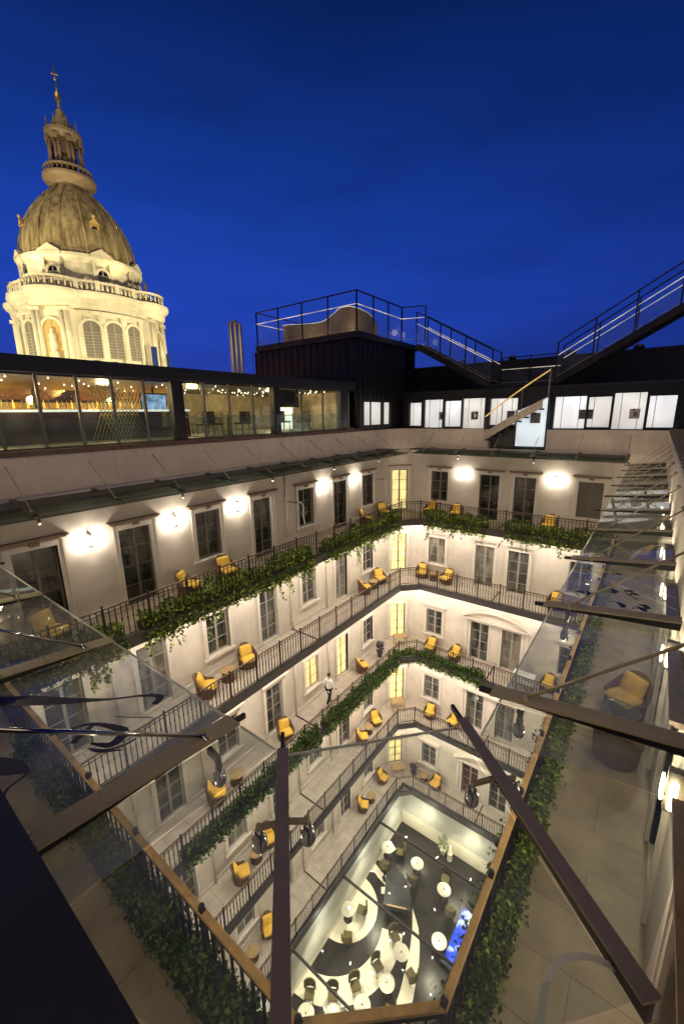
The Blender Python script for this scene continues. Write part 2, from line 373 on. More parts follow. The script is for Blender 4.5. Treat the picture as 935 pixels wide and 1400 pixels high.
# faint bands of dusk cloud low over the roofs
mp = n.new('ShaderNodeMapping'); mp.inputs['Scale'].default_value = (2.2, 2.2, 11); l.new(tc.outputs['Generated'], mp.inputs['Vector'])
nz = n.new('ShaderNodeTexNoise'); nz.inputs['Scale'].default_value = 1.6; nz.inputs['Detail'].default_value = 6; l.new(mp.outputs[0], nz.inputs['Vector'])
cm = n.new('ShaderNodeMapRange'); cm.inputs['From Min'].default_value = 0.42; cm.inputs['From Max'].default_value = 0.75
cm.inputs['To Min'].default_value = 1.0; cm.inputs['To Max'].default_value = 0.80; l.new(nz.outputs['Fac'], cm.inputs['Value'])
sk = n.new('ShaderNodeTexSky'); sk.sky_type = 'NISHITA'; sk.sun_disc = False; sk.sun_elevation = R(-4); sk.sun_rotation = R(-60)
sc1 = n.new('ShaderNodeVectorMath'); sc1.operation = 'SCALE'; l.new(cr.outputs['Color'], sc1.inputs[0]); l.new(cm.outputs[0], sc1.inputs['Scale'])
sc2 = n.new('ShaderNodeVectorMath'); sc2.operation = 'SCALE'; l.new(sk.outputs[0], sc2.inputs[0]); sc2.inputs['Scale'].default_value = 0.004
ad = n.new('ShaderNodeVectorMath'); ad.operation = 'ADD'; l.new(sc1.outputs[0], ad.inputs[0]); l.new(sc2.outputs[0], ad.inputs[1])
# the last light lingers on one side: brighter toward the dome, darker to the right
dt = n.new('ShaderNodeVectorMath'); dt.operation = 'DOT_PRODUCT'; l.new(tc.outputs['Generated'], dt.inputs[0]); dt.inputs[1].default_value = (-0.94, 0.34, 0.0)
dm = n.new('ShaderNodeMapRange'); dm.inputs['From Min'].default_value = 0.1; dm.inputs['From Max'].default_value = 1.0; dm.inputs['To Min'].default_value = 0.50; dm.inputs['To Max'].default_value = 1.06
l.new(dt.outputs['Value'], dm.inputs['Value'])
sc3 = n.new('ShaderNodeVectorMath'); sc3.operation = 'SCALE'; l.new(ad.outputs[0], sc3.inputs[0]); l.new(dm.outputs[0], sc3.inputs['Scale'])
l.new(sc3.outputs[0], bg.inputs['Color']); bg.inputs['Strength'].default_value = 1.0

# ------------------------------------------------------------------ the hotel: four wings and a cut corner round the courtyard
def wall_with_openings(mb, u0, u1, z0, z1, ops, t=0.35):
    """wall slab in wing coordinates (u along, +y into the wall) with rectangular openings"""
    us = sorted({u0, u1, *[o[0] for o in ops], *[o[1] for o in ops]})
    for a, b in zip(us, us[1:]):
        m = (a + b) / 2; cuts = sorted([(o[2], o[3]) for o in ops if o[0] < m < o[1]]); z = z0
        for c0, c1 in cuts:
            if c0 > z + 1e-4: mb.box(a, b, 0, t, z, c0)
            z = max(z, c1)
        if z < z1: mb.box(a, b, 0, t, z, z1)
    return mb

def m_surround(w, z0, z1, door):
    mb = MB(); h = w / 2; b = 0.15
    mb.box(-h - b, -h, -0.045, 0.12, z0 if door else z0 - 0.0, z1 + b); mb.box(h, h + b, -0.045, 0.12, z0, z1 + b); mb.box(-h, h, -0.045, 0.12, z1, z1 + b)
    mb.box(-h - b - 0.02, -h - b + 0.03, -0.06, -0.045, z0, z1 + b); mb.box(h + b - 0.03, h + b + 0.02, -0.06, -0.045, z0, z1 + b)
    return mb
def m_sill(w, z0):
    return MB().box(-w / 2 - 0.2, w / 2 + 0.2, -0.11, 0.1, z0 - 0.09, z0 - 0.003).box(-w / 2 - 0.15, w / 2 + 0.15, -0.05, 0.0, z0 - 0.16, z0 - 0.09)
def m_cornice(w, z1, brown):
    mb = MB(); h = w / 2 + 0.24
    if brown:
        mb.box(-h - .05, h + .05, -0.16, -0.005, z1 + 0.25, z1 + 0.30); mb.box(-h, h, -0.11, -0.005, z1 + 0.20, z1 + 0.25)
        mb.box(-0.11, 0.11, -0.14, -0.006, z1 + 0.10, z1 + 0.20)
    else:
        mb.box(-h - .05, h + .05, -0.24, -0.005, z1 + 0.31, z1 + 0.37); mb.box(-h, h, -0.17, -0.005, z1 + 0.24, z1 + 0.31)
        for q in (-h + .06, h - .18): mb.box(q, q + .12, -0.13, -0.006, z1 + 0.06, z1 + 0.24)
    return mb
def m_sash(w, z0, z1, cols, rows, fr=0.055, mt=0.028):
    mb = MB(); h = w / 2; y0, y1 = 0.13, 0.18
    mb.box(-h, -h + fr, y0, y1, z0, z1); mb.box(h - fr, h, y0, y1, z0, z1); mb.box(-h + fr, h - fr, y0, y1, z0, z0 + fr * 1.3); mb.box(-h + fr, h - fr, y0, y1, z1 - fr, z1)
    for c in range(1, cols):
        x = -h + w * c / cols; t = fr * 0.8 if c * 2 == cols else mt / 2
        mb.box(x - t, x + t, y0 + .004, y1 - .004, z0 + fr * 1.3, z1 - fr)
    for r in range(1, rows):
        z = z0 + (z1 - z0) * r / rows; mb.box(-h + fr, h - fr, y0 + .008, y1 - .008, z - mt / 2, z + mt / 2)
    return mb

def pane_mat(name, base, rough=0.06):
    """dark window glass with the dim room behind it as soft tonal shapes"""
    m = bpy.data.materials.new(name); n, l, b = nodes(m)
    oi = n.new('ShaderNodeObjectInfo'); tc = n.new('ShaderNodeTexCoord'); ad = n.new('ShaderNodeVectorMath'); ad.operation = 'ADD'
    sc = n.new('ShaderNodeVectorMath'); sc.operation = 'SCALE'; sc.inputs[0].default_value = (37, 11, 5); l.new(oi.outputs['Random'], sc.inputs['Scale'])
    l.new(tc.outputs['Object'], ad.inputs[0]); l.new(sc.outputs[0], ad.inputs[1])
    mp = n.new('ShaderNodeMapping'); mp.inputs['Scale'].default_value = (2.6, 1, 0.8); l.new(ad.outputs[0], mp.inputs['Vector'])
    nz = n.new('ShaderNodeTexNoise'); nz.inputs['Scale'].default_value = 1.1; nz.inputs['Detail'].default_value = 3; l.new(mp.outputs[0], nz.inputs['Vector'])
    cr = n.new('ShaderNodeValToRGB'); cr.color_ramp.elements[0].position = 0.4; cr.color_ramp.elements[1].position = 0.7
    cr.color_ramp.elements[0].color = (*[c * 0.35 for c in base], 1); cr.color_ramp.elements[1].color = (*[c * 1.7 for c in base], 1)
    l.new(nz.outputs['Fac'], cr.inputs['Fac']); l.new(cr.outputs['Color'], b.inputs['Base Color'])
    b.inputs['Roughness'].default_value = rough; b.inputs['Specular IOR Level'].default_value = 0.7
    MATS[name] = m
pane_mat('pane_dark', (0.035, 0.035, 0.030)); pane_mat('pane_grey', (0.085, 0.085, 0.075)); pane_mat('pane_curtain', (0.20, 0.18, 0.145), 0.3)
WM = {}
def wmesh(key, fn, m):
    if key not in WM: WM[key] = fn().mesh(key[0], m)
    return WM[key]
def window(wing, u, fl, kind, pane, w=1.05, cornice=True, frame=None, lit=False):
    """one window or glazed door: surround > frame, pane, sill, cornice"""
    z1 = HEAD[fl] - F[fl]; door = kind == 'door'; z0 = 0.06 if door else 0.83
    top = fl == 0; fm = frame or ('frame_taupe' if top else 'frame_pale')
    s = put(wmesh(('surround', w, round(z0, 2), round(z1, 2)), lambda: m_surround(w, z0, z1, door), 'trim_plaster'), 'door' if door else 'window', wing, (u, 0, F[fl]))
    cols, rows = (2, 4) if door else (2, 3)
    put(wmesh(('frame', w, round(z0, 2), round(z1, 2), fm), lambda: m_sash(w, z0, z1, cols, rows), fm), 'frame', s)
    put(wmesh(('pane', w, round(z0, 2), round(z1, 2), pane), lambda: MB().box(-w / 2, w / 2, 0.155, 0.30, z0, z1), pane), 'pane', s)
    if not door: put(wmesh(('sill', w), lambda: m_sill(w, z0), 'trim_plaster'), 'sill', s)
    if cornice: put(wmesh(('cornice', w, round(z1, 2), top), lambda: m_cornice(w, z1, top), 'cornice_brown' if top else 'cornice_pale'), 'cornice', s)
    return s

LC = [3.33, 6.01, 8.68, 11.36, 14.06, 16.70, 19.32]; LK = ['door', 'door', 'window', 'door', 'window', 'door', 'window']
BC = [(-9.93, 'window'), (-7.0, 'door'), (-5.17, 'door'), (-2.2, 'window')]
RC = [2.93 + 2.69 * k for k in range(7)]
Z0W = LOB
def opening(u, fl, kind, w=1.05): return (u - w / 2, u + w / 2, F[fl] + (0.06 if kind == 'door' else 0.83), HEAD[fl])
WINGS = {}
def wing(key, label, loc, rot, u0, u1, ops, upto=-1.95):
    t = thing('hotel_wing', label, 'building', loc, rot, 'wings of the hotel round the courtyard'); WINGS[key] = t
    low = -25.5
    wall_with_openings(MB(), u0, u1, low, -1.96, ops).build('wall', 'wall_plaster', t)
    return t
ops = [opening(y, f, k) for y, k in zip(LC, LK) for f in range(5)]
lw = wing('left', 'long cream hotel wing running from the left edge toward the far corner, dome behind it', (XL, 0, 0), R(90), -0.2, 21.61, ops)
ops = [opening(x, f, k) for x, k in BC for f in range(5)]
bw = wing('back', 'cream hotel wing across the far end below the lit posters', (0, YB, 0), 0, -11.77, XR, ops)
rw = wing('right', 'cream hotel wing under the glass canopy at the right edge', (XR, 0, 0), R(-90), -YB + 0.003, -0.2, [opening(-y, 0, 'door') for y in RC] + [opening(-y, 1, 'door') for y in RC[2:]])
nw = wing('near', 'shadowed hotel wing directly below the viewpoint at bottom left', (0, YN, 0), R(180), 0.25, 12.79, [opening(4.0 + 2.7 * k, 0, 'door') for k in range(3)])
cw = wing('corner', 'narrow diagonal corner bay with a column of glowing yellow windows', (XL, 21.61, 0), R(45), 0.0, 1.485, [(0.2425, 1.2425, F[f] + 0.06, HEAD[f]) for f in range(5)])
rnd = random.Random(3)
for y, k in zip(LC, LK):
    for f in range(5):
        p = 'pane_dark' if f == 0 or rnd.random() < .35 else 'pane_grey'
        if (f, y) in ((1, 6.01), (3, 8.68), (1, 16.70), (4, 14.06)): p = 'pane_curtain'
        if f == 2 and abs(y - 14.06) < .1: p = 'window_warm'
        if f == 2 and abs(y - 16.70) < .1: p = 'window_lit'
        window(lw, y, f, k, p, cornice=(f != 2 or y < 13))
for x, k in BC:
    for f in range(5):
        p = 'pane_dark' if f == 0 or rnd.random() < .4 else 'pane_grey'
        if f == 0 and x > -3: p = 'blind'
        if f == 1 and x < -6.9: p = 'pane_curtain'
        if f in (2, 3) and x == -5.17: p = 'pane_curtain'
        if f == 4 and x == -7.0: p = 'door_wood'
        window(bw, x, f, k, p, cornice=not (k == 'door' and f in (2, 3, 4)))
for y in RC:
    window(rw, -y, 0, 'door', 'pane_dark')
for y in RC[2:]: window(rw, -y, 1, 'door', 'pane_grey')
for k in range(3): window(nw, 4.0 + 2.7 * k, 0, 'door', 'pane_dark')
for f in range(5):
    s = window(cw, 0.7425, f, 'door', 'window_lit', w=1.0, cornice=False, frame='frame_taupe')
    if f in (0,): MB().box(-0.72, 0.72, -0.14, -0.005, HEAD[f] - F[f] + 0.25, HEAD[f] - F[f] + 0.30).build('cornice', 'cornice_brown', s)
# paired-door portals on the back wing: wide shared cornice, curved pediment on the third and lowest galleries
def pediment(f, arch):
    c = -6.08; z = HEAD[f] + 0.22; hw = 1.95; mb = MB()
    mb.box(c - hw, c + hw, -0.30, -0.005, z, z + 0.09); mb.box(c - hw + .08, c + hw - .08, -0.2, -0.006, z - 0.08, z)
    if arch:
        N = 16; P = []
        for i in range(N + 1):
            t = -1 + 2 * i / N; P.append((c + t * (hw + .03), z + 0.10 + 0.62 * (1 - t * t)))
        for a, b in zip(P, P[1:]): mb.bar((a[0], -0.17, a[1]), (b[0] + .004, -0.17, b[1]), 0.33, 0.10)
        mb.add([(p[0], -0.03, p[1]) for p in P] + [(c + hw, -0.03, z + .09), (c - hw, -0.03, z + .09)], [tuple(range(N + 3))[::-1]])
    mb.build('pediment', 'cornice_pale', bw)
    for a, b in ((-.21, .21), (-1.83, -1.64), (1.64, 1.83)): MB().box(c + a, c + b, -0.07, -0.004, F[f] + .3, z - .08).build('pilaster', 'trim_plaster', bw)
pediment(2, True); pediment(3, False); pediment(4, True)
# skirting and string courses
for w_, u0, u1 in ((lw, 0.3, 21.4), (bw, -11.6, 0.4)):
    for f in range(5):
        k = LC if w_ is lw else [b[0] for b in BC]
        kd = LK if w_ is lw else [b[1] for b in BC]
        cuts = sorted([(u - .68, u + .68) for u, q in zip(k, kd) if q == 'door']); mb = MB(); a = u0
        for c0, c1 in cuts + [(u1, u1)]:
            if c0 > a: MB().box(a, c0, -0.03, -0.002, F[f] + 0.005, F[f] + 0.20).build('skirting', 'trim_plaster', w_)
            a = c1
for y, fl in ((12.72, (0, 1, 2, 3, 4)), (15.38, (1, 2, 3, 4)), (7.36, (2, 3, 4)), (4.67, (1, 2))):
    for f in fl:
        z1 = (-2.1 if f == 0 else F[f - 1] - .27)
        p = MB().tube([(y, -.06, F[f] + .01), (y, -.06, z1)], .045, 8); [p.box(y - .06, y + .06, -.10, -.003, z, z + .04) for z in (F[f] + .5, F[f] + 2.4)]; p.build('downpipe', 'wall_plaster', lw)
for f in range(1, 5):
    z = F[f - 1] - .262
    MB().box(.3, 21.4, -.10, -.003, z - .09, z).build('ceiling_cove', 'trim_plaster', lw); MB().box(-11.6, .4, -.10, -.003, z - .09, z).build('ceiling_cove', 'trim_plaster', bw)
# upper attic wall above the canopies, brick coping strip, roof slab, outer faces
def attic(w_, u0, u1, gap=None):
    mb = MB()
    if gap: mb.box(u0, gap[0], 0, 0.4, -1.955, -0.93); mb.box(gap[1], u1, 0, 0.4, -1.955, -0.93); mb.box(gap[0], gap[1], 0.9, 1.2, -1.955, -0.93)
    else: mb.box(u0, u1, 0, 0.4, -1.955, -0.93)
    mb.build('parapet_wall', 'wall_upper', w_)
attic(lw, -0.2, 21.7); attic(bw, -12.82, XR, (-7.25, -4.4)); attic(cw, 0, 1.485)
MB().box(-YB + .003, -0.2, 0, 0.4, -1.955, -0.93).build('parapet_wall', 'wall_upper', rw)
MB().box(0.25, 12.79, 0.03, 0.4, -1.955, -0.93).build('parapet_wall', 'dark_facade', nw)
MB().box(-0.2, 18.6, -0.02, 0.42, -0.93, -0.79).build('brick_coping', 'brick_red', lw)
MB().box(-0.2, 21.6, 0.42, 9.2, -1.2, -0.80).build('roof_slab', 'concrete_dark', lw)
MB().box(-12.8, 8.0, 0.42, 9.0, -1.9, -0.95).build('roof_slab', 'concrete_dark', bw)
MB().box(-0.2, 21.6, 9.0, 9.3, -29, -1.2).build('outer_wall', 'dark_facade', lw)
MB().box(-12.8, 8.0, 9.0, 9.3, -29, -1.9).build('outer_wall', 'dark_facade', bw)
# right parapet: pale metal cap with dark fins
mb = MB(); mb.box(-YB + .5, -0.55, -0.27, 0.45, -0.925, -0.86); mb.build('parapet_cap', 'parapet_cap', rw)
fin = MB().box(-.012, .012, -0.275, 0.40, -0.858, -0.82).mesh('fin', 'frame_taupe')
for i in range(40): put(fin, 'fin', rw, (-YB + .8 + i * .54, 0, 0))
MB().box(-YB, -0.3, 0.45, 8, -1.9, -0.93).build('roof_slab', 'black_roof', rw)
# dark near parapet that fills the bottom left
mb = MB(); mb.box(0.28, 13, 0.018, 1.6, -0.925, -0.87); mb.build('parapet_cap', 'black_roof', nw)
MB().box(0.6, 13, 1.6, 8, -1.9, -0.93).build('roof_slab', 'black_roof', nw)
# diagonal black coping across the near corner (behind the camera) and its wall
MB().prism([(-0.25, 0.16), (0.28, 0.62), (0.63, 0.62), (0.63, -0.4), (-0.25, -0.4)], -2.6, -1.95).build('corner_block', 'dark_facade', rw).matrix_parent_inverse = Matrix.LocRotScale(Vector((XR, 0, 0)), Matrix.Rotation(R(-90), 3, 'Z'), None).inverted()

# ------------------------------------------------------------------ galleries (floor rings) and drains
gal_inner = ring(0.12)
GAL = {}
def gallery(f):
    t = GAL[f] = thing('gallery', f'stone walkway gallery ringing the courtyard on the {ORD[f]} level', 'gallery', (0, 0, 0), 0, 'galleries round the courtyard')
    inn = [(RXL - .12 + .0, 0), ]
    x0, x1, y0, y1 = RXL + .10, RXR - .10, RYN + .10, RYB - .10
    c = 0.85
    I = [(x0, y0), (x1 - .92, y0), (x1, y0 + .82), (x1, y1), (x0 + c, y1), (x0, y1 - c)]
    O = [(XL, YN), (XR - .6, YN), (XR, YN + .5), (XR, YB), (XL + 1.05, YB), (XL, YB - 1.05)]
    def ringmesh(A, B, z0, z1):
        k = len(A); V = [(x, y, z1) for x, y in A] + [(x, y, z1) for x, y in B] + [(x, y, z0) for x, y in A] + [(x, y, z0) for x, y in B]
        Fc = []
        for i in range(k):
            j = (i + 1) % k
            Fc += [(i, j, k + j, k + i)[::-1], (2*k+i, 2*k+j, 3*k+j, 3*k+i), (i, j, 2*k+j, 2*k+i), (k+i, k+j, 3*k+j, 3*k+i)[::-1]]
        return MB().add(V, Fc)
    ringmesh(I, O, F[f] - 0.16, F[f]).build('floor', 'gallery_stone' if f else 'gallery_worn', t)
    def shrink(P, d):
        (ax, ay), (bx, by), (cx, cy), (dx, dy), (ex, ey), (fx, fy) = P; q = d * .41
        return [(ax - d, ay - d), (bx + q, by - d), (cx + d, cy - q), (dx + d, dy + d), (ex - q, ey + d), (fx - d, fy + q)]
    I2 = shrink(I, -0.03); ringmesh(I2, shrink(I, 0.10), F[f] - 0.30, F[f] + 0.035).build('edge_beam', 'slab_edge', t)
    ringmesh(shrink(I, 0.10), O, F[f] - 0.26, F[f] - 0.163).build('soffit', 'wall_plaster', t)
    MB().box(XL + .02, RXL - .0, 12.68, 12.74, F[f] + .002, F[f] + .03).build('drain_bar', 'iron', t); MB().box(-6.04, -5.98, RYB, YB - .02, F[f] + .002, F[f] + .03).build('drain_bar', 'iron', t)
for f in range(5): gallery(f)

# ------------------------------------------------------------------ railings
def m_post(h=1.07):
    return MB().box(-.028, .028, -.028, .028, 0, h + .03).ball((0, 0, h + .06), .035, 6).box(-.035, .035, -.035, .035, 0, .08)
def m_balusters(L, h=1.07):
    mb = MB(); k = max(2, int(L / 0.142))
    for i in range(1, k):
        x = L * i / k; mb.box(x - .0115, x + .0115, -.0115, .0115, 0.07, h - .04)
        mb.ball((x, 0, h * .55), .03, 4, (1, 1, 1.5)); mb.ball((x, 0, h * .2), .026, 4)
    mb.box(0, L, -.012, .012, .06, .085); mb.box(0, L, -.010, .010, h - .15, h - .132)
    return mb
PM = m_post().mesh('post', 'iron'); BM = {}
def rail_run(t, P, f, railmat, wide=0.055):
    for a, b in zip(P, P[1:]):
        a = Vector(a); b = Vector(b); d = b - a; n = max(1, round(d.length / 1.25)); L = d.length / n; rz = math.atan2(d.y, d.x)
        key = round(L, 2)
        if key not in BM: BM[key] = m_balusters(L).mesh('balusters', 'iron')
        for i in range(n):
            p = a + d * (i / n); put(PM, 'post', t, (p.x, p.y, F[f])); put(BM[key], 'balusters', t, (p.x, p.y, F[f]), rz)
        MB().box(-.02, d.length + .02, -wide / 2, wide / 2, 0, .045).build('handrail', railmat, t, (a.x, a.y, F[f] + 1.03), rz, 0.008)
farL = [(RXL, RYN), (RXL, RYB - .80), (RXL + .80, RYB)]; farB = [(RXL + .80, RYB), (RXR, RYB)]
for f in range(5):
    g = 'iron railings of the galleries'
    t = thing('gallery_railing', f'iron railing of the {ORD[f]} gallery along the long left wing, rounding the corner', 'railing', (0, 0, 0), 0, g)
    rail_run(t, farL, f, 'rail_iron')
    t = thing('gallery_railing', f'iron railing of the {ORD[f]} gallery across the far wing', 'railing', (0, 0, 0), 0, g)
    rail_run(t, farB, f, 'rail_iron')
t = thing('gallery_railing', 'railing with copper brown handrail cutting the bottom left, dark ivy behind it', 'railing', (0, 0, 0), 0, 'near railings with wooden handrails')
rail_run(t, [(RXL, RYN), (RXR - .92, RYN)], 0, 'rail_wood', 0.075)
t = thing('gallery_railing', 'short railing with brown handrail joining the two near railings at the bottom', 'railing', (0, 0, 0), 0, 'near railings with wooden handrails')
rail_run(t, [(RXR - .92, RYN), (RXR, RYN + .82)], 0, 'rail_wood', 0.075)
t = thing('gallery_railing', 'railing with golden brown handrail rising at lower right beside the glowing blue panel', 'railing', (0, 0, 0), 0, 'near railings with wooden handrails')
rail_run(t, [(RXR, RYN + .82), (RXR, RYB)], 0, 'rail_wood', 0.075)

# ------------------------------------------------------------------ ivy in planters
def leaf(mb, p, s, rnd, droop=0.0):
    n = Vector((rnd.uniform(-1, 1), rnd.uniform(-1, 1), rnd.uniform(-.2, 1.2))).normalized()
    a = n.orthogonal().normalized(); q = Matrix.Rotation(rnd.uniform(0, 6.28), 3, n); a = q @ a; b = n.cross(a)
    s *= rnd.uniform(.45, 1.5); p = Vector(p)
    mb.add([p - a * s * .5, p + b * s * .34 + n * s * .06, p + a * s * .62 - n * s * .1, p - b * s * .34 + n * s * .06], [(0, 1, 2), (0, 2, 3)])
def ivy(a, b, inward, f, label, size=0.10, dens=800, top=0.74, trail=0.9, mt='ivy_leaf', width=0.26, group='ivy planters along the railings', seed=1, out=0.16):
    """planter trough just inside a railing from a to b; leaves mound over it, poke through the bars and trail below the slab"""
    rnd = random.Random(seed); a = Vector((*a, 0)); b = Vector((*b, 0)); d = (b - a); L = d.length; d.normalize(); iv = Vector((*inward, 0))
    t = thing('ivy_planter', label, 'planter', (0, 0, 0), 0, group); z = F[f]
    mb = MB(); c0 = a + iv * .06; c1 = b + iv * .06
    mb.bar(tuple(c0 + iv * .09 + Vector((0, 0, z + .14))), tuple(c1 + iv * .09 + Vector((0, 0, z + .14))), .17, .24); mb.build('trough', 'planter', t)
    mb = MB(); N = int(L * dens); ph = [rnd.uniform(0, 6.28) for _ in range(4)]
    def wob(s): return .5 + .22 * math.sin(s * 1.9 + ph[0]) + .17 * math.sin(s * 4.3 + ph[1]) + .12 * math.sin(s * 9.1 + ph[2])
    for _ in range(N):
        s = rnd.uniform(0, L); h = wob(s); u = rnd.random()
        zz = -0.46 + (top * (.55 + .6 * h) + .46) * (u ** .8); off = rnd.gauss(0, .42) * (width + out) * .5 + (width - out) * .5
        if zz < .02: off = -abs(rnd.gauss(0, .09)) - .07
        leaf(mb, a + d * s + iv * off + Vector((0, 0, z + zz)), size, rnd)
    mb.build('foliage', mt, t)
    mb = MB(); sm = MB()
    for _ in range(int(L * 5.5)):
        s = rnd.uniform(0, L); ln = trail * rnd.uniform(.15, 1.0) * (.35 + wob(s)); p = a + d * s - iv * (.10 + rnd.uniform(0, .14)) + Vector((0, 0, z - .1)); pts = [p.copy()]
        if ln < .12: continue
        k = int(ln / .05) + 1; dx = rnd.uniform(-.3, .3)
        for i in range(k):
            p = p + Vector((0, 0, -.05)) + d * (rnd.uniform(-.03, .03) + dx * .05) - iv * rnd.uniform(-.015, .02); pts.append(p.copy())
            for _q in range(2): leaf(mb, p + Vector((rnd.uniform(-.06, .06), rnd.uniform(-.06, .06), 0)), size * .9, rnd)
        sm.tube(pts[::3] + [pts[-1]], .006, 3, False)
    o = mb.build('trailing_vines', mt, t); sm.build('stems', 'vine_stem', t)
iL, iB, iR, iN = (-1, 0), (0, 1), (1, 0), (0, -1)
ivy((RXL, 5.0), (RXL, 12.45), iL, 0, 'trailing ivy planter on the top left railing, nearer side of the drain gap', seed=11)
ivy((RXL, 13.15), (RXL, 20.0), iL, 0, 'trailing ivy planter on the top left railing between the drain gap and the far corner', seed=12, dens=720)
ivy((-10.0, RYB), (-6.45, RYB), iB, 0, 'trailing ivy planter on the top far railing next to the corner', seed=13, dens=720, trail=.95)
ivy((-5.6, RYB), (-1.0, RYB), iB, 0, 'trailing ivy planter on the top far railing under the paired doors', seed=14, dens=720, trail=.8)
ivy((RXL, 2.0), (RXL, 4.5), iL, 0, 'trailing ivy planter on the top left railing seen through the glass canopy', seed=15)
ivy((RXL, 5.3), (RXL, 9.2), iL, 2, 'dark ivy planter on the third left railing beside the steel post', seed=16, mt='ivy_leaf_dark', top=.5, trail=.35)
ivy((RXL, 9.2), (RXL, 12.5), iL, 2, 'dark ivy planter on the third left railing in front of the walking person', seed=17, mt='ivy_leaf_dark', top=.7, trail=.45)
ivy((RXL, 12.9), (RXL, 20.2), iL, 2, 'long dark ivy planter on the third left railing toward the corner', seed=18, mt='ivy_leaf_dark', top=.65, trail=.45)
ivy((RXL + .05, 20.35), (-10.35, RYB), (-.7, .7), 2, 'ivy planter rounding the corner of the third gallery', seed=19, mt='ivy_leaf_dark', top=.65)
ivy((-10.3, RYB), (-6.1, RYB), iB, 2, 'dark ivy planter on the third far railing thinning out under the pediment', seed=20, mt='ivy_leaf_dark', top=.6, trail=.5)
ivy((RXR, 2.7), (RXR, 5.1), iR, 0, 'dense green ivy hedge behind the golden handrail at bottom right', size=.055, dens=2900, seed=21, top=.62, width=.30, out=.02, trail=.3, group='ivy hedges along the near railings')
ivy((RXR, 5.1), (RXR, 9.2), iR, 0, 'bright green ivy hedge behind the golden handrail between the two steel beams', size=.058, dens=1800, seed=22, top=.62, width=.30, out=.02, trail=.3, group='ivy hedges along the near railings')
ivy((RXR, 9.2), (RXR, 15.5), iR, 0, 'ivy hedge behind the golden handrail beyond the steel beam with the spotlight', size=.065, dens=950, seed=23, top=.62, width=.30, out=.04, trail=.3, group='ivy hedges along the near railings')
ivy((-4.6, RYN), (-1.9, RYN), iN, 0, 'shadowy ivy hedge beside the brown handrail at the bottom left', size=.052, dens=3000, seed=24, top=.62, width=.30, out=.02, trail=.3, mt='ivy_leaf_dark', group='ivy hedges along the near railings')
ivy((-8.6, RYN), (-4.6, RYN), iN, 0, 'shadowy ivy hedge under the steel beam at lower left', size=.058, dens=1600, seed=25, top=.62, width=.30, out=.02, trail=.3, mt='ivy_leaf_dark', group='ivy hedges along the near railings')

# ------------------------------------------------------------------ wicker chairs, drum tables
def cushion(mb, c, sx, sy, sz, M=None):
    """pillow: a box grid puffed out toward its middle"""
    N = 5; V = []; Fc = []
    def P(i, j, s):
        u = -1 + 2 * i / N; w = -1 + 2 * j / N; k = 1 - .06 * (u * u * w * w)
        t = sz * (.45 + .55 * math.sqrt(max(0, (1 - u ** 4) * (1 - w ** 4))))
        q = Vector((u * sx * k, w * sy * k, s * t))
        return (M @ q if M is not None else q) + Vector(c)
    for s in (-1, 1):
        o = len(V); V += [P(i, j, s) for j in range(N + 1) for i in range(N + 1)]
        for j in range(N):
            for i in range(N):
                q = (o + j*(N+1)+i, o + j*(N+1)+i+1, o + (j+1)*(N+1)+i+1, o + (j+1)*(N+1)+i); Fc.append(q if s > 0 else q[::-1])
    m = N + 1; o = m * m
    e = [i for i in range(m)] + [j*m+N for j in range(1, m)] + [N*m+i for i in range(N-1, -1, -1)] + [j*m for j in range(N-1, 0, -1)]
    for a, b in zip(e, e[1:] + e[:1]): Fc.append((a, b, b + o, a + o))
    mb.add(V, Fc, True)
def make_chair():
    """tub armchair facing -y: curved woven shell, skirt, seat and back cushions"""
    t = thing('wicker_armchair', '', 'armchair')
    mb = MB(); N = 20; V = []; rows = [0.03, 0.2, 0.36, 0.5, 0.64, 0.8]
    def shell(sc):
        out = []
        for zi, z in enumerate(rows):
            for i in range(N + 1):
                a = R(-32 + 244 * i / N); back = max(0.0, math.sin(a)); top = .40 + .42 * back ** 1.5
                zz = .03 + (z - .03) / .77 * top; r = sc * (.37 + .05 * (zz / .8))
                out.append((r * math.cos(a), r * math.sin(a) * 1.02, zz))
        return out
    o1 = shell(1.0); o2 = shell(.86); m = N + 1; V = o1 + o2; k = len(o1); Fc = []
    for zi in range(len(rows) - 1):
        for i in range(N):
            q = (zi*m+i, zi*m+i+1, (zi+1)*m+i+1, (zi+1)*m+i); Fc.append(q); Fc.append(tuple(k + x for x in q[::-1]))
    tp = (len(rows) - 1) * m
    for i in range(N): Fc.append((tp+i, tp+i+1, k+tp+i+1, k+tp+i))
    for i in (0, N):
        for zi in range(len(rows) - 1): Fc.append((zi*m+i, (zi+1)*m+i, k+(zi+1)*m+i, k+zi*m+i))
    mb.add(V, Fc, True)
    mb.lathe([(.30, .03), (.335, .16), (.345, .33)], k=20)
    mb.tube([o1[tp + i] for i in range(N + 1)], .028, 6)
    mb.build('woven_shell', 'wicker', t)
    c = MB(); cushion(c, (0, -.05, .385), .29, .30, .075); c.build('seat_cushion', 'cushion', t)
    c = MB(); cushion(c, (0, .20, .61), .25, .23, .075, Matrix.Rotation(R(68), 3, 'X')); c.build('back_cushion', 'cushion', t)
    return t
def make_drum():
    t = thing('wicker_table', '', 'side table')
    MB().lathe([(.25, .0), (.27, .05), (.215, .22), (.255, .40), (.27, .43)], k=20).build('woven_base', 'wicker', t)
    MB().lathe([(.275, .432), (.29, .44), (.29, .462), (.275, .47), (.02, .472)], k=24).build('table_top', 'wicker_tan', t)
    return t
def rot_to(dx, dy): return math.atan2(dx, -dy)     # chair faces -y at 0; returns z-rotation to face (dx,dy)
RND = random.Random(77)
GC = 'yellow cushioned wicker armchairs on the galleries'; GT = 'round wicker drum tables on the galleries'
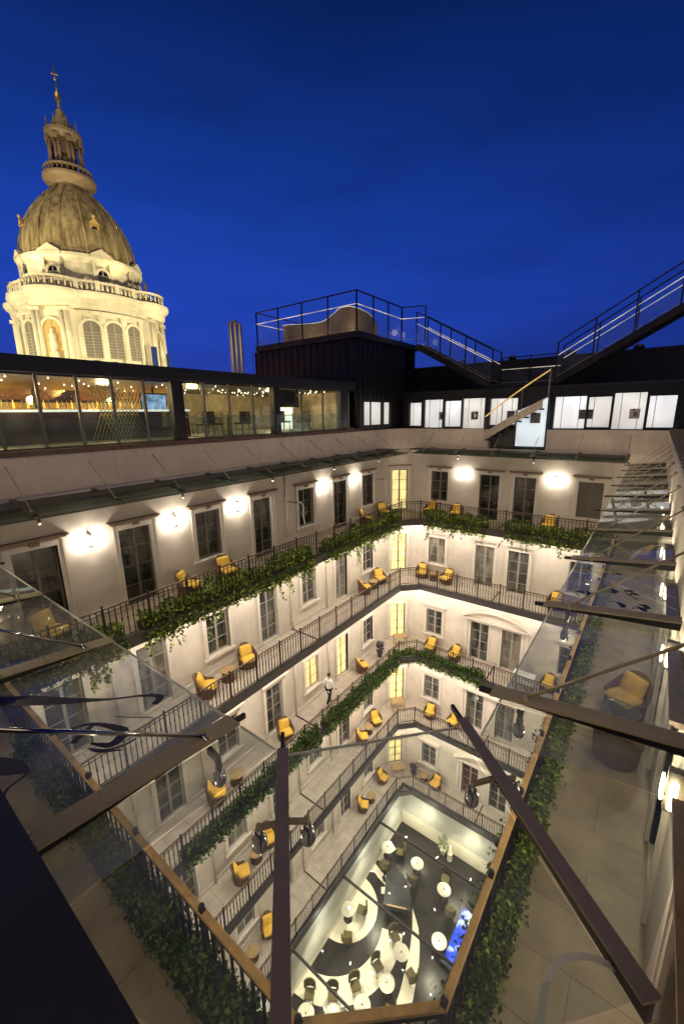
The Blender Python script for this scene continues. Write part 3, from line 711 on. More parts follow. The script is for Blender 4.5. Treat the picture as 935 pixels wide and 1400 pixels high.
def chair(x, y, f, face, label, sc=None): return place('chair', make_chair, (x + RND.uniform(-.04, .04), y + RND.uniform(-.06, .06), F[f] + .003), rot_to(*face) + RND.uniform(-.16, .16), label, GC, sc)
def drum(x, y, f, label, sc=None): return place('drum', make_drum, (x, y, F[f] + .003), 0, label, GT, sc)
A = 'wicker armchair with yellow cushions '
chair(-12.2, 7.3, 0, (.75, .65), A + 'on the top left gallery, the one nearer the door'); chair(-12.25, 8.95, 0, (1, -.1), A + 'on the top left gallery under the third window')
chair(-12.25, 18.3, 0, (.75, .6), A + 'first of two near the corner on the top left gallery'); chair(-12.25, 20.2, 0, (.8, -.55), A + 'second of two near the corner on the top left gallery')
chair(-10.2, 22.1, 0, (0, -1), A + 'on the top far gallery under the window by the corner'); chair(-8.65, 22.15, 0, (.1, -1), A + 'on the top far gallery beside the first paired door')
chair(-3.75, 22.1, 0, (0, -1), A + 'on the top far gallery right of the doors')
chair(-12.05, 7.45, 1, (.55, .75), A + 'on the second left gallery, left of the drum table'); chair(-12.15, 9.55, 1, (.95, -.25), A + 'on the second left gallery, right of the drum table')
drum(-12.1, 8.45, 1, 'wicker drum table between two armchairs on the second left gallery, closer pair')
chair(-12.2, 18.1, 1, (.6, .75), A + 'on the second left gallery, nearer of the corner pair'); chair(-12.2, 19.75, 1, (.8, -.6), A + 'on the second left gallery, corner side of the corner pair')
drum(-12.2, 18.95, 1, 'wicker drum table between the corner pair of chairs on the second left gallery')
chair(-10.6, 22.0, 1, (.25, -1), A + 'on the second far gallery, left of its drum table'); chair(-8.95, 22.0, 1, (-.2, -1), A + 'on the second far gallery, right of its drum table')
drum(-9.78, 22.05, 1, 'wicker drum table between two chairs on the second far gallery')
chair(-3.1, 22.1, 1, (.1, -1), A + 'on the second far gallery beside the glass canopy edge')
drum(-2.3, 21.95, 1, 'pale topped drum table on the second far gallery at the canopy edge')
chair(-12.1, 7.4, 2, (.55, .8), A + 'on the third left gallery, left of the steel post'); drum(-12.1, 8.4, 2, 'wicker drum table on the third left gallery beside the steel post')
chair(-12.15, 11.3, 2, (.95, -.35), A + 'on the third left gallery right of the post')
chair(-12.2, 17.7, 2, (.65, .75), A + 'on the third left gallery past the lit door')
chair(-9.85, 22.0, 2, (.1, -1), A + 'on the third far gallery under its corner window'); chair(-8.25, 22.0, 2, (-.35, -1), A + 'on the third far gallery left of the pediment')
chair(-3.0, 22.1, 2, (0, -1), A + 'on the third far gallery at the right end')
chair(-12.2, 9.95, 3, (.9, -.4), A + 'on the fourth left gallery, behind the steel post'); chair(-12.05, 8.2, 3, (.6, .8), A + 'on the fourth left gallery, left of its drum table')
drum(-12.1, 9.05, 3, 'wicker drum table on the fourth left gallery left of the steel post')
chair(-12.15, 17.6, 3, (.6, .75), A + 'on the fourth left gallery, nearer of the corner pair'); chair(-12.2, 19.3, 3, (.85, -.4), A + 'on the fourth left gallery, corner side of the pair')
drum(-12.2, 18.45, 3, 'wicker drum table between the corner pair on the fourth left gallery')
chair(-9.65, 22.0, 3, (.1, -1), A + 'on the fourth far gallery under its corner window'); chair(-8.15, 22.05, 3, (-.4, -1), A + 'on the fourth far gallery left of the tall doors')
chair(-12.25, 9.6, 4, (.85, -.5), A + 'on the lowest left gallery, mostly behind the steel post'); drum(-12.15, 8.45, 4, 'wicker drum table on the lowest left gallery left of the steel post')
chair(-12.2, 17.75, 4, (.75, .6), A + 'on the lowest left gallery, nearer of two facing the skylight'); chair(-12.2, 20.35, 4, (.9, -.1), A + 'on the lowest left gallery, closest to the corner')
chair(-9.05, 22.0, 4, (-.2, -1), A + 'on the lowest far gallery left of the wooden door')
drum(-9.95, 22.05, 4, 'wicker drum table on the lowest far gallery left of a yellow chair')
drum(-12.1, 18.55, 4, 'small drum table beside the nearer chair on the lowest left gallery')
chair(-12.35, 3.25, 0, (.9, .45), A + 'behind the glass canopy at the left edge', 1.15)
chair(0.15, 9.15, 0, (-.45, -.9), A + 'with orange tone under the right glass canopy', .92)
bare = chair(0.16, 7.62, 0, (.1, 1), 'bare wicker armchair half hidden below the broad steel beam at the right', .92)
for ch in list(bare.children):
    if 'cushion' in ch.name: bpy.data.objects.remove(ch)
chair(0.15, 19.5, 0, (-1, 0), A + 'far along the right gallery under the canopy')
def make_glass_table():
    t = thing('glass_table', '', 'side table')
    MB().lathe([(.30, .45), (.305, .46), (.30, .47)], k=28).build('table_top', 'balustrade_glass', t)
    mb = MB(); mb.tube([(.3 * math.cos(i * .2244), .3 * math.sin(i * .2244), .46) for i in range(29)], .012, 5, False)
    for a in (0.5, 2.6, 4.7): mb.tube([(.27 * math.cos(a), .27 * math.sin(a), .45), (.2 * math.cos(a), .2 * math.sin(a), 0.02)], .012, 6)
    mb.build('chrome_base', 'chrome', t); return t
place('gt', make_glass_table, (.12, 8.42, F[0] + .003), 0, 'round glass side table with shiny rim between two wicker chairs', None)
def leafy(name, loc, h, label, cat, mt, pot='planter', n=160, seed=1, r=.3):
    rnd = random.Random(seed); t = thing(name, label, cat, loc)
    MB().lathe([(.13, 0), (.19, .3), (.2, .32), (.17, .32), (.16, .27)], k=14).build('pot', pot, t)
    mb = MB(); st = MB()
    for i in range(n):
        a = rnd.uniform(0, 6.28); q = rnd.random(); rr = r * math.sqrt(q) * (1 - .3 * rnd.random()); z = .34 + (h - .34) * rnd.random() ** .8
        leaf(mb, (rr * math.cos(a), rr * math.sin(a), z), .14, rnd)
    for i in range(6):
        a = i; st.tube([(0, 0, .26), (.05 * math.cos(a), .05 * math.sin(a), h * .5), (.16 * math.cos(a), .16 * math.sin(a), h * .9)], .008, 4)
    mb.build('leaves', mt, t); st.build('stems', 'vine_stem', t)
leafy('potted_plant', (-12.1, 19.6, F[2] + .003), 1.0, 'dark purple leafed potted plant on the third gallery near the corner', 'plant', 'purple_leaf', seed=4)
leafy('potted_plant', (-10.8, 22.1, F[4] + .003), 0.85, 'dark purple bushy pot on the lowest far gallery at the corner', 'plant', 'purple_leaf', seed=5)
# square bistro table with chairs on the fourth gallery corner and a cream sign board on the third
def bistro(loc, label, rz):
    t = thing('tea_table', label, 'table', loc, rz)
    MB().box(-.42, .42, -.3, .3, .68, .72).build('table_top', 'wicker_tan', t, bevel=.008)
    for sx in (-1, 1):
        for sy in (-1, 1): MB().box(sx * .38 - .02, sx * .38 + .02, sy * .26 - .02, sy * .26 + .02, 0, .678).build('leg', 'wicker_tan', t)
    MB().box(-.38, .38, -.02, .02, .2, .24).build('stretcher', 'wicker_tan', t)
bistro((-11.75, 21.4, F[3] + .003), 'pale wooden console table in the corner of the fourth gallery', R(45))
bistro((-11.7, 21.45, F[2] + .003), 'pale console table behind the ivy in the third gallery corner', R(45))
bistro((-11.7, 21.45, F[4] + .003), 'pale console table in the corner of the lowest gallery', R(45))

t = thing('serving_table', 'cream cloth covered table at the right end of the third far gallery', 'table', (-4.15, 21.75, F[2] + .003))
MB().box(-.55, .55, -.32, .32, .72, .75).build('table_top', 'white_cloth', t); MB().box(-.56, .56, -.33, .33, .35, .718).build('cloth_drop', 'white_cloth', t)
for sx in (-1, 1):
    for sy in (-1, 1): MB().box(sx * .5 - .02, sx * .5 + .02, sy * .28 - .02, sy * .28 + .02, 0, .349).build('leg', 'iron', t)
# ------------------------------------------------------------------ the walking person on the third gallery
def person(loc, rz):
    t = thing('person', 'person in white shirt and dark trousers walking along the third gallery', 'person', loc, rz)
    def skin(name, pts, edges, rad, m, lv=2):
        me = bpy.data.meshes.new(name); me.from_pydata([Vector(p) for p in pts], edges, []); me.materials.append(MATS[m])
        o = bpy.data.objects.new(name, me); COL.objects.link(o); o.parent = t
        sk = o.modifiers.new('skin', 'SKIN'); sk.use_smooth_shade = True
        for i, r in enumerate(rad):
            v = me.skin_vertices[0].data[i]; v.radius = r if isinstance(r, tuple) else (r, r); v.use_root = i == 0
        sd = o.modifiers.new('sub', 'SUBSURF'); sd.levels = lv; sd.render_levels = lv
        return o
    # walking toward -y: right leg forward, left arm forward
    P = [(0,0,.95),(0,.0,1.15),(0,-.01,1.34),(0,-.01,1.46),(0,-.02,1.53),(0,-.035,1.62),(0,-.035,1.72),
         (.10,0,.90),(.11,-.10,.50),(.11,-.14,.09),(.11,-.27,.035),
         (-.10,.01,.90),(-.10,.06,.50),(-.10,.24,.14),(-.10,.16,.035),
         (.19,0,1.40),(.25,.09,1.13),(.26,.03,.90),(.26,.00,.82),
         (-.19,0,1.40),(-.25,-.05,1.13),(-.25,-.22,.95),(-.25,-.28,.89)]
    E = [(0,1),(1,2),(2,3),(3,4),(4,5),(5,6),(0,7),(7,8),(8,9),(9,10),(0,11),(11,12),(12,13),(13,14),(3,15),(15,16),(16,17),(17,18),(3,19),(19,20),(20,21),(21,22)]
    rad = [(.14,.10),(.13,.09),(.15,.10),(.09,.075),.05,(.075,.092),(.07,.085),.085,.058,.04,(.042,.03),.085,.058,.04,(.042,.03),.06,.045,.034,(.038,.022),.06,.045,.034,(.038,.022)]
    skin('body', P, E, rad, 'person_skin')
    for h, s in (((.26,0,.82), 1), ((-.25,-.28,.89), -1)):
        for k in range(4):
            ox = (k - 1.5) * .018; ln = (.07, .082, .078, .06)[k]
            skin('finger', [(h[0], h[1] + ox, h[2]), (h[0] + .006 * s, h[1] + ox, h[2] - ln * .55), (h[0] - .012 * s, h[1] + ox, h[2] - ln)], [(0,1),(1,2)], [.009,.008,.007], 'person_skin', 1)
        skin('thumb', [(h[0] - .01 * s, h[1] - .03, h[2] + .02), (h[0] - .02 * s, h[1] - .055, h[2] - .02), (h[0] - .022 * s, h[1] - .06, h[2] - .045)], [(0,1),(1,2)], [.011,.009,.008], 'person_skin', 1)
    skin('shirt', [P[0], P[1], P[2], (0,-.01,1.44), P[15], P[16], (.262,.05,.97), P[19], P[20], (-.252,-.17,1.0), (0,0,.90)], [(0,1),(1,2),(2,3),(3,4),(4,5),(5,6),(3,7),(7,8),(8,9),(0,10)],
         [(.165,.125),(.155,.112),(.172,.122),(.10,.09),.078,.062,.052,.078,.062,.052,(.165,.125)], 'white_cloth')
    skin('trousers', [(0,0,.97), P[7], P[8], (.11,-.135,.12), P[11], P[12], (-.10,.225,.17)], [(0,1),(1,2),(2,3),(0,4),(4,5),(5,6)], [(.155,.115),.105,.08,.066,.105,.08,.066], 'dark_cloth')
    for q in ((.11,-.19,.045), (-.10,.19,.05)): MB().ball(q, .055, 8, (.85, 2.3, .85)).build('shoe', 'dark_cloth', t)
    MB().ball((0, -.02, 1.70), .098, 10, (.92, 1.08, 1.05)).build('hair', 'hair', t)
    f = MB(); f.ball((0, -.135, 1.635), .018, 6, (.8, 1.2, 1.4)); f.build('nose', 'person_skin', t)
    for sx in (-1, 1):
        MB().ball((sx * .032, -.122, 1.665), .011, 5).build('eye', 'white_cloth', t); MB().ball((sx * .088, -.02, 1.645), .024, 6, (.5, .9, 1.3)).build('ear', 'person_skin', t)
    MB().box(-.025, .025, -.128, -.118, 1.59, 1.598).build('mouth', 'door_wood', t)
    t.scale = (1.04, 1.04, 1.04)
person((-11.95, 14.35, F[2] + .003), R(170))

# ------------------------------------------------------------------ glass canopies on tapered T beams hung from rods
ZW, ZT = -1.99, -2.14
def zc(q): return ZW + (ZT - ZW) * q
def m_beam(L, w=.145):
    """T beam: flat flange with a tapering web under it; local -y is outward"""
    mb = MB(); mb.add([(-w/2, 0, .0), (w/2, 0, .0), (w/2, -L, ZT - ZW), (-w/2, -L, ZT - ZW), (-w/2, 0, .014), (w/2, 0, .014), (w/2, -L, ZT - ZW + .014), (-w/2, -L, ZT - ZW + .014)],
                     [(0,3,2,1)[::-1],(4,5,6,7)[::-1],(0,1,5,4),(1,2,6,5),(2,3,7,6),(3,0,4,7)])
    if w > .1:
        for i in range(1, 5):     # bolt heads along the flange
            v = -L * (i - .5) / 4.2; z = (ZT - ZW) * -v / L + .013
            for u in (-w / 2 + .025, w / 2 - .025): mb.lathe([(.011, z), (.011, z + .008), (.004, z + .011)], (u, v, 0), 6)
    return mb
def m_web(L, tip=.1):
    dz = ZT - ZW; mb = MB(); a = .012; r0 = -.10
    mb.add([(-a,0,-.002),(a,0,-.002),(a,-L-tip,dz-.002),(-a,-L-tip,dz-.002),(-a,0,r0),(a,0,r0),(a,-L-tip,dz-.04),(-a,-L-tip,dz-.04)],
           [(0,3,2,1),(4,5,6,7),(0,1,5,4),(1,2,6,5),(2,3,7,6),(3,0,4,7)]); return mb
def m_spot():
    mb = MB(); mb.tube([(0, 0, .0), (0, 0, -.05)], .014, 6); return mb
def canopy_beam(t, x, y, rz, L, rod=True, spots=(), rodtop=0.82, mesh={}, rodin=.18, reach=.25):
    k = round(L, 2)
    if k not in mesh: mesh[k] = (m_beam(L).mesh('beam', 'steel_beam' if L < 1.5 else 'slab_edge'), m_web(L).mesh('web', 'steel_dark'))
    o = put(mesh[k][0], 'beam', t, (x, y, ZW), rz); put(mesh[k][1], 'web', o)
    c, s = math.cos(rz), math.sin(rz)
    def wp(u, v, z): return (x + c * u - s * v, y + s * u + c * v, z)
    if rod:
        mb = MB(); mb.tube([wp(0, -L + reach, ZT + .05), wp(0, .0, ZW + rodtop)], .012, 6); mb.tube([wp(0, -L + reach, ZT - .0), wp(0, -L + reach, ZT + .06)], .022, 8)
        mb.ball(wp(0, -.03, ZW + rodtop), .03, 6); mb.tube([wp(-.05, -L + reach, ZT + .035), wp(.05, -L + reach, ZT + .035)], .018, 8); mb.build('tension_rod', 'chrome' if L > 1.3 and rodtop < .8 else 'steel_beam', t)
    for side, dist in spots:
        mb = MB(); base = wp(0, -L + dist, ZT - .08); p = wp(side, -L + dist, ZT - .10)
        mb.bar(base, p, .03, .05); mb.tube([p, (p[0], p[1], p[2] - .05)], .022, 8); mb.build('bracket', 'steel_dark', t)
        q = (p[0], p[1], p[2] - .14)
        sp = MB().lathe([(.012, .095), (.026, .09), (.026, .04), (.040, .025), (.044, -.04), (.034, -.062), (.014, -.066)], q, 14).build('spotlight', 'chrome', t)
        MB().lathe([(.026, -.062), (.02, -.074), (.008, -.076)], q, 12).build('lens', 'bulb', sp)
def panel(t, P, mt='canopy_glass', edge=None):
    """glass quad from four 3-D corners with a small thickness"""
    a = [Vector(p) for p in P]; up = Vector((0, 0, .014)); mb = MB()
    mb.add(a + [p + up for p in a], [(3,2,1,0),(4,5,6,7),(0,1,5,4),(1,2,6,5),(2,3,7,6),(3,0,4,7)])
    o = mb.build('glass_panel', mt, t)
    if edge is not None:
        p, q = a[edge], a[(edge + 1) % 4]; h = Vector((0, 0, .007)); MB().bar(p + h, q + h, .011, .016).build('polished_edge', 'glass_edge', o)
    return o
GZ = .09    # glass hangs this far below the flange
CB = 'glass canopies over the galleries'
# left canopy
t = thing('glass_canopy', 'long glass canopy sloping from the left parapet wall above the lit sconces', 'canopy', (0, 0, 0), 0, CB)
yl = [3.08 + 1.905 * k for k in range(-1, 10)]
for i, y in enumerate(yl):
    canopy_beam(t, XL, y, R(90), 1.60, True, [(.12, .3)] if i % 2 else [])
for a, b in zip([0.3] + yl, yl + [21.2]):
    panel(t, [(XL + .03, a + .012, zc(0) - GZ), (XL + .03, b - .012, zc(0) - GZ), (RXL - .1, b - .012, zc(1) - GZ), (RXL - .1, a + .012, zc(1) - GZ)], 'canopy_glass_dark_reflection')
MB().box(XL + .01, XL + .95, 0.3, 21.2, ZW - .10, ZW - .045).build('gutter', 'slab_edge', t)
MB().box(RXL - .13, RXL - .09, 0.3, 21.0, zc(1) - GZ - .03, zc(1) - GZ - .004).build('edge_trim', 'slab_edge', t)
# back canopy
t = thing('glass_canopy', 'glass canopy strip along the far wing under the lit posters', 'canopy', (0, 0, 0), 0, CB)
xb = [-10.4 + 1.9 * k for k in range(6)]
for i, x in enumerate(xb): canopy_beam(t, x, YB, 0, 1.60, True, [(.12, .3)] if i % 2 else [])
for a, b in zip([-11.0] + xb, xb + [-0.85]):
    panel(t, [(a + .012, RYB + .08, zc(1) - GZ), (b - .012, RYB + .08, zc(1) - GZ), (b - .012, YB - .03, zc(0) - GZ), (a + .012, YB - .03, zc(0) - GZ)], 'canopy_glass_dark_reflection')
panel(t, [(RXL - .1, 21.2, zc(1) - GZ), (-11.01, RYB + .08, zc(1) - GZ), (-11.8, YB - .05, zc(0) - GZ), (XL + .05, 21.7, zc(0) - GZ)])
MB().box(-11.5, -.85, YB - .95, YB - .01, ZW - .10, ZW - .045).build('gutter', 'slab_edge', t)
# right canopy
t = thing('glass_canopy', 'large glass canopy at the right with rods and steel beams seen from above', 'canopy', (0, 0, 0), 0, CB); RCN = t
yr = [2.94 + 1.87 * k for k in range(10)]; GXR = -0.72
for i, y in enumerate(yr):
    canopy_beam(t, .42, y, R(-90), 1.20, True, [(.0, .22)] if i == 0 else ([(.14, .25)] if i < 3 else []), rodtop=.75)
for a, b in zip([2.94 - .42] + yr, yr + [21.0]):
    panel(t, [(GXR, a + .012, zc(1) - GZ), (.41, a + .012, zc(0) - GZ), (.41, b - .012, zc(0) - GZ), (GXR, b - .012, zc(1) - GZ)], 'canopy_glass_reflection_haze', edge=3)
# near canopy
t = thing('glass_canopy', 'glass canopy at the lower left with black swirls printed on a pane', 'canopy', (0, 0, 0), 0, CB); NCN = t
xn = [-2.175 - 1.885 * k for k in range(5)]
for i, x in enumerate(xn):
    canopy_beam(t, x, .17, R(180), 1.36, True, [(-.10, .22)] if i == 0 else [], rodtop=.75)
for a, b in zip([-1.80] + xn, xn + [-11.0]):
    panel(t, [(b + .012, .18, zc(0) - GZ), (a - .012, .18, zc(0) - GZ), (a - .012, 1.58, zc(1) - GZ), (b + .012, 1.58, zc(1) - GZ)], 'canopy_glass_reflection_haze', edge=2)
# corner canopy: two diagonal beams and three panes
t = thing('glass_canopy', 'corner glass canopy on two diagonal steel beams with twin chrome spotlights', 'canopy', (0, 0, 0), 0, CB); CCN = t
def diag(tip, L):
    d = Vector((1, -1, 0)).normalized(); root = Vector((*tip, 0)) + d * L
    canopy_beam(t, root.x, root.y, R(225), L, False, [(.22, .55), (-.22, .55)])
def corner():
    d = Vector((1, -1, 0)).normalized()
    for tip, L in (((-1.70, 1.55), 1.55), ((-.86, 2.50), 1.55)):
        root = Vector((*tip, 0)) + d * L; o = put(m_beam(L, .074).mesh('beam', 'diag_steel'), 'beam', t, (root.x, root.y, ZW), R(225)); put(m_web(L, .16).mesh('web', 'steel_dark'), 'web', o)
        c = Vector((*tip, 0)) + d * .47; sd = Vector((1, 1, 0)).normalized()
        for sg in (-1, 1):
            p = c + sd * (.132 * sg); z = -2.17
            MB().bar((c.x, c.y, z), (p.x, p.y, z - .02), .026, .022).tube([(p.x, p.y, z), (p.x, p.y, z - .07)], .016, 8).build('bracket', 'steel_beam', t)
            s = MB().lathe([(.014, .075), (.026, .07), (.034, .03), (.042, .02), (.044, -.035), (.034, -.055), (.016, -.06)], (p.x, p.y, z - .11), 16).build('spotlight', 'chrome', t)
            MB().lathe([(.028, -.054), (.022, -.066), (.008, -.067)], (p.x, p.y, z - .11), 12).build('lens', 'bulb', s)
    g = zc(1) - GZ; h = zc(0) - GZ
    panel(t, [(-1.70, 1.60, g), (-.90, 2.48, g), (.18, 1.42, h), (-.62, .52, h)], edge=0)
    panel(t, [(-1.788, 1.58, g), (-1.712, 1.588, g), (-.64, .50, h), (-1.788, .18, h)])
    panel(t, [(-.885, 2.50, g), (GXR, 2.505, g), (.41, 2.505, h), (.20, 1.43, h)])
corner()
# printed decoration on the glass: black calligraphic swirls and pale outlined arches, lying just on the panes
def zglass_n(y): return ZW + (ZT - ZW) * max(0, min(1, (y - .17) / 1.36)) - GZ + .019
def zglass_r(x): return ZW + (ZT - ZW) * max(0, min(1, (.42 - x) / 1.14)) - GZ + .019
def ribbon(pts, ws, zf):
    pts = [Vector((*p, 0)) for p in pts]; V = []
    for i, p in enumerate(pts):
        d = (pts[min(i + 1, len(pts) - 1)] - pts[max(0, i - 1)]).normalized(); nn = Vector((-d.y, d.x, 0)) * ws[i] / 2
        for q in (p + nn, p - nn): V.append((q.x, q.y, zf(q)))
    return V, [(2*i, 2*i+1, 2*i+3, 2*i+2) for i in range(len(pts) - 1)]
def smooth(pts, n=8):
    out = []; P = [pts[0]] + list(pts) + [pts[-1]]
    for i in range(1, len(P) - 2):
        for k in range(n):
            s = k / n; a, b, c, d = P[i-1], P[i], P[i+1], P[i+2]
            out.append(tuple(.5 * (2*b[j] + (c[j]-a[j])*s + (2*a[j]-5*b[j]+4*c[j]-d[j])*s*s + (-a[j]+3*b[j]-3*c[j]+d[j])*s**3) for j in range(len(b))))
    out.append(tuple(pts[-1])); return out
mb = MB(); zn = lambda q: zglass_n(q.y)
for stroke in ([(-4.0,.46,.06),(-3.80,.56,.11),(-3.62,.72,.13),(-3.41,.90,.085),(-3.19,1.12,.03),(-3.04,1.32,.035),(-2.93,1.39,.06),(-2.87,1.31,.05)],
               [(-3.04,.78,.01),(-2.99,.90,.03),(-2.86,.98,.05),(-2.73,1.01,.075),(-2.67,.90,.06),(-2.78,.82,.015)],
               [(-2.97,.92,.03),(-2.92,.82,.045),(-2.87,.74,.04)], [(-2.66,.84,.01),(-2.60,.95,.018),(-2.62,1.12,.008)], [(-2.75,.79,.01),(-2.66,.83,.035),(-2.56,.93,.008)],
               [(-2.98,1.03,.005),(-2.85,1.12,.012),(-2.72,1.22,.01),(-2.66,1.12,.006)],
               [(-3.10,.34,.08),(-2.93,.42,.13),(-2.80,.47,.025),(-2.74,.36,.016),(-2.64,.32,.01)]):
    s = smooth(stroke); V, Fc = ribbon([q[:2] for q in s], [q[2] for q in s], zn); mb.add(V, Fc)
mb.build('printed_swirl', 'black_print', NCN)
mb = MB(); zr = lambda q: zglass_r(q.x)
rnd = random.Random(9)
for k in range(9):
    x = rnd.uniform(-.55, .25); y = rnd.uniform(5.1, 6.35); a = rnd.uniform(0, 3); s = [(x + .05 * math.cos(a + i * .8) * i, y + .09 * math.sin(a + i * .5) * i, .035 * (1 + math.sin(i * 2))) for i in range(4)]
    s = smooth(s, 5); V, Fc = ribbon([q[:2] for q in s], [max(.006, q[2]) for q in s], zr); MB().add(V, Fc).build('printed_swirl', 'black_print', RCN)
mb = MB()
for stroke in ([(-.06,1.13),(-.07,1.30),(-.04,1.40),(.03,1.47),(.12,1.50),(.19,1.48),(.25,1.42)],):
    s = smooth(stroke); V, Fc = ribbon(s, [.026] * len(s), lambda q: zglass_r(.3)); mb.add(V, Fc)
mb.build('printed_arch', 'frosted_print', CCN)
mb = MB()
for stroke in ([(-.10,6.75),(-.07,7.1),(-.02,7.45),(.08,7.7),(.20,7.85),(.32,7.9)], ):
    s = smooth(stroke); V, Fc = ribbon(s, [.03] * len(s), zr); mb.add(V, Fc)
mb.build('printed_arch', 'frosted_print', RCN)

# ------------------------------------------------------------------ wall sconces
def make_sconce():
    t = thing('wall_sconce', '', 'wall lamp')
    MB().box(-.045, .045, -.15, -.002, -.20, .24).build('back_plate', 'frame_taupe', t)
    for sx in (-1, 1): MB().lathe([(.028, -.14), (.03, -.10), (.03, .10), (.028, .14)], (sx * .085, -.10, .02), 10).build('glass_tube', 'sconce_light', t)
    MB().box(-.085, .085, -.165, -.152, .0, .03).build('arm', 'frame_taupe', t)
    MB().box(-.05, .05, -.185, -.166, -.09, .13).build('glass_front', 'sconce_light', t)
    return t
SG = 'glowing twin tube wall sconces of the top gallery'
for i, y in enumerate([4.67, 7.36, 10.02, 15.32, 18.0]):
    place('sconce', make_sconce, (XL, y, -3.46), R(90), f'glowing sconce on the top left wall, {["between the two doors nearest the left edge","left of the third window","right of the third window","left of the door nearest the corner","right of the door nearest the corner"][i]}', SG)
for x, q in ((-8.49, 'left'), (-3.73, 'right')): place('sconce', make_sconce, (x, YB, -3.42), 0, f'glowing sconce on the top far wall to the {q} of the paired doors', SG)
for i, y in enumerate([4.27, 6.96, 9.65, 12.34, 15.03, 17.72]):
    place('sconce', make_sconce, (XR, y, -3.45), R(-90), f'glowing sconce under the right canopy, number {i + 1} counted from the viewpoint', SG)

for i, x in enumerate([-2.65, -5.35, -8.05]): place('sconce', make_sconce, (x, YN, -3.45), R(180), f'added unseen glowing sconce on the near wall beneath the viewpoint, number {i + 1} from the corner', SG)  # added out of view to light the near ivy and handrail

# ------------------------------------------------------------------ pale hooked tubes on the top gallery
for (x, y, n_) in ((-12.3, 12.75, 'fifth window'), (-12.5, 20.3, 'corner')):
    t = thing('hooked_tube', f'pale curved tube hooked from a wall bracket beside the {n_} on the top gallery', 'tube', (0, 0, 0), 0, 'pale hooked tubes')
    MB().tube([(XL + .0, y, -3.75), (x + .2, y, -3.72)], .02, 6).build('bracket', 'steel_dark', t)
    MB().tube(smooth([(x + .2, y, -3.78), (x + .12, y + .25, -3.76), (x + .05, y + .5, -4.0), (x, y + .55, -4.5), (x, y + .75, -5.1), (x, y + 1.0, -5.25)], 6), .03, 7).build('hose', 'frosted_print', t)

# ------------------------------------------------------------------ lobby under the glass skylight
SK0, SK1, SY0, SY1 = RXL + .16, RXR - .16, RYN + .16, RYB - .16
t = thing('lobby_hall', 'glass roofed lobby walls at the bottom of the courtyard, teal grey above painted cream glow', 'building')
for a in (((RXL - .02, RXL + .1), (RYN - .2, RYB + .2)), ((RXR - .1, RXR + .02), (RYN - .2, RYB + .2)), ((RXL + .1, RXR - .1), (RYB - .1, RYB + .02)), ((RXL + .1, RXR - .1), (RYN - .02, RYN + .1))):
    zs = -27.2 if a[1][0] > 15 else -27.95; MB().box(*a[0], *a[1], zs, -25.4).build('upper_wall', 'lobby_wall', t); MB().box(*a[0], *a[1], LOB, zs - .003).build('lower_wall_glow', 'lobby_cream', t)  # cream of the lower wall paints the glow of lights at its base
t = thing('skylight', 'flat glass roof over the lobby with thin black glazing bars', 'skylight')
for mbx in (MB().box(RXL + .1, SK0 + .06, SY0, SY1, -25.38, -24.9), MB().box(SK1 - .06, RXR - .1, SY0, SY1, -25.38, -24.9), MB().box(RXL + .1, RXR - .1, SY1 - .06, RYB - .1, -25.38, -24.9), MB().box(RXL + .1, RXR - .1, RYN + .1, SY0 + .06, -25.38, -24.9)):
    mbx.build('kerb', 'slab_edge', t)
bars = [17.7, 13.83, 9.78, 5.9]
for y in bars: MB().box(SK0 + .06, SK1 - .06, y - .04, y + .04, -25.2, -25.06).build('glazing_bar', 'steel_dark', t)
for a, b in zip([SY0 + .06] + bars[::-1], bars[::-1] + [SY1 - .06]): MB().box(SK0 + .06, SK1 - .06, a + .041, b - .041, -25.13, -25.115).build('glass_pane', 'skylight_glass', t)

fl = tag(MB().box(RXL - 2, RXR + 2, RYN - 2, RYB + 2, LOB - .3, LOB).build('lobby_floor', 'lobby_dark'), kind='structure')
def arcpoly(c, r0, r1, a0, a1, n=28):
    P = [(c[0] + r1 * math.cos(R(a0 + (a1 - a0) * i / n)), c[1] + r1 * math.sin(R(a0 + (a1 - a0) * i / n))) for i in range(n + 1)]
    if r0 > 0: P += [(c[0] + r0 * math.cos(R(a1 - (a1 - a0) * i / n)), c[1] + r0 * math.sin(R(a1 - (a1 - a0) * i / n))) for i in range(n + 1)]
    else: P.append(tuple(c))
    return P
def inlay(P, k, m):
    """flat floor inlay; concave shapes come in strips"""
    mb = MB(); z = LOB + .004 * k; n = len(P) // 2
    for i in range(n - 1):
        a, b, c, d = P[i], P[i + 1], P[-2 - i], P[-1 - i]; mb.add([(*a, z), (*b, z), (*c, z), (*d, z)], [(0, 1, 2, 3)])
    o = mb.build('floor_inlay', m, fl); 
    me = o.data
    for p in me.polygons:
        if p.normal.z < 0: p.flip()
    me.update()
inlay(arcpoly((-11.4, 13.7), 2.75, 3.9, -85, 22), 1, 'lobby_cream')
inlay(arcpoly((-11.15, 14.45), .01, 1.85, -120, 90), 2, 'lobby_cream')
pts_o = [(-7.9, 16.6), (-7.2, 15.95), (-6.75, 15.2), (-6.45, 14.5), (-6.28, 13.88), (-6.1, 13.2), (-6.0, 12.6), (-6.0, 12.0)]
pts_i = [(-7.9, 16.58), (-7.45, 15.7), (-7.2, 15.0), (-7.0, 14.3), (-6.86, 13.6), (-6.75, 13.0), (-6.69, 12.4), (-6.7, 11.8)]
inlay(pts_o + pts_i[::-1], 1, 'lobby_cream')
for a, b in ((8, 18), (24, 33), (52, 60)):
    inlay(arcpoly((-11.6, 15.2), 1.95 + a * .012, 2.95 + a * .02, a + 20, b + 20, 6), 3, 'lobby_cream')
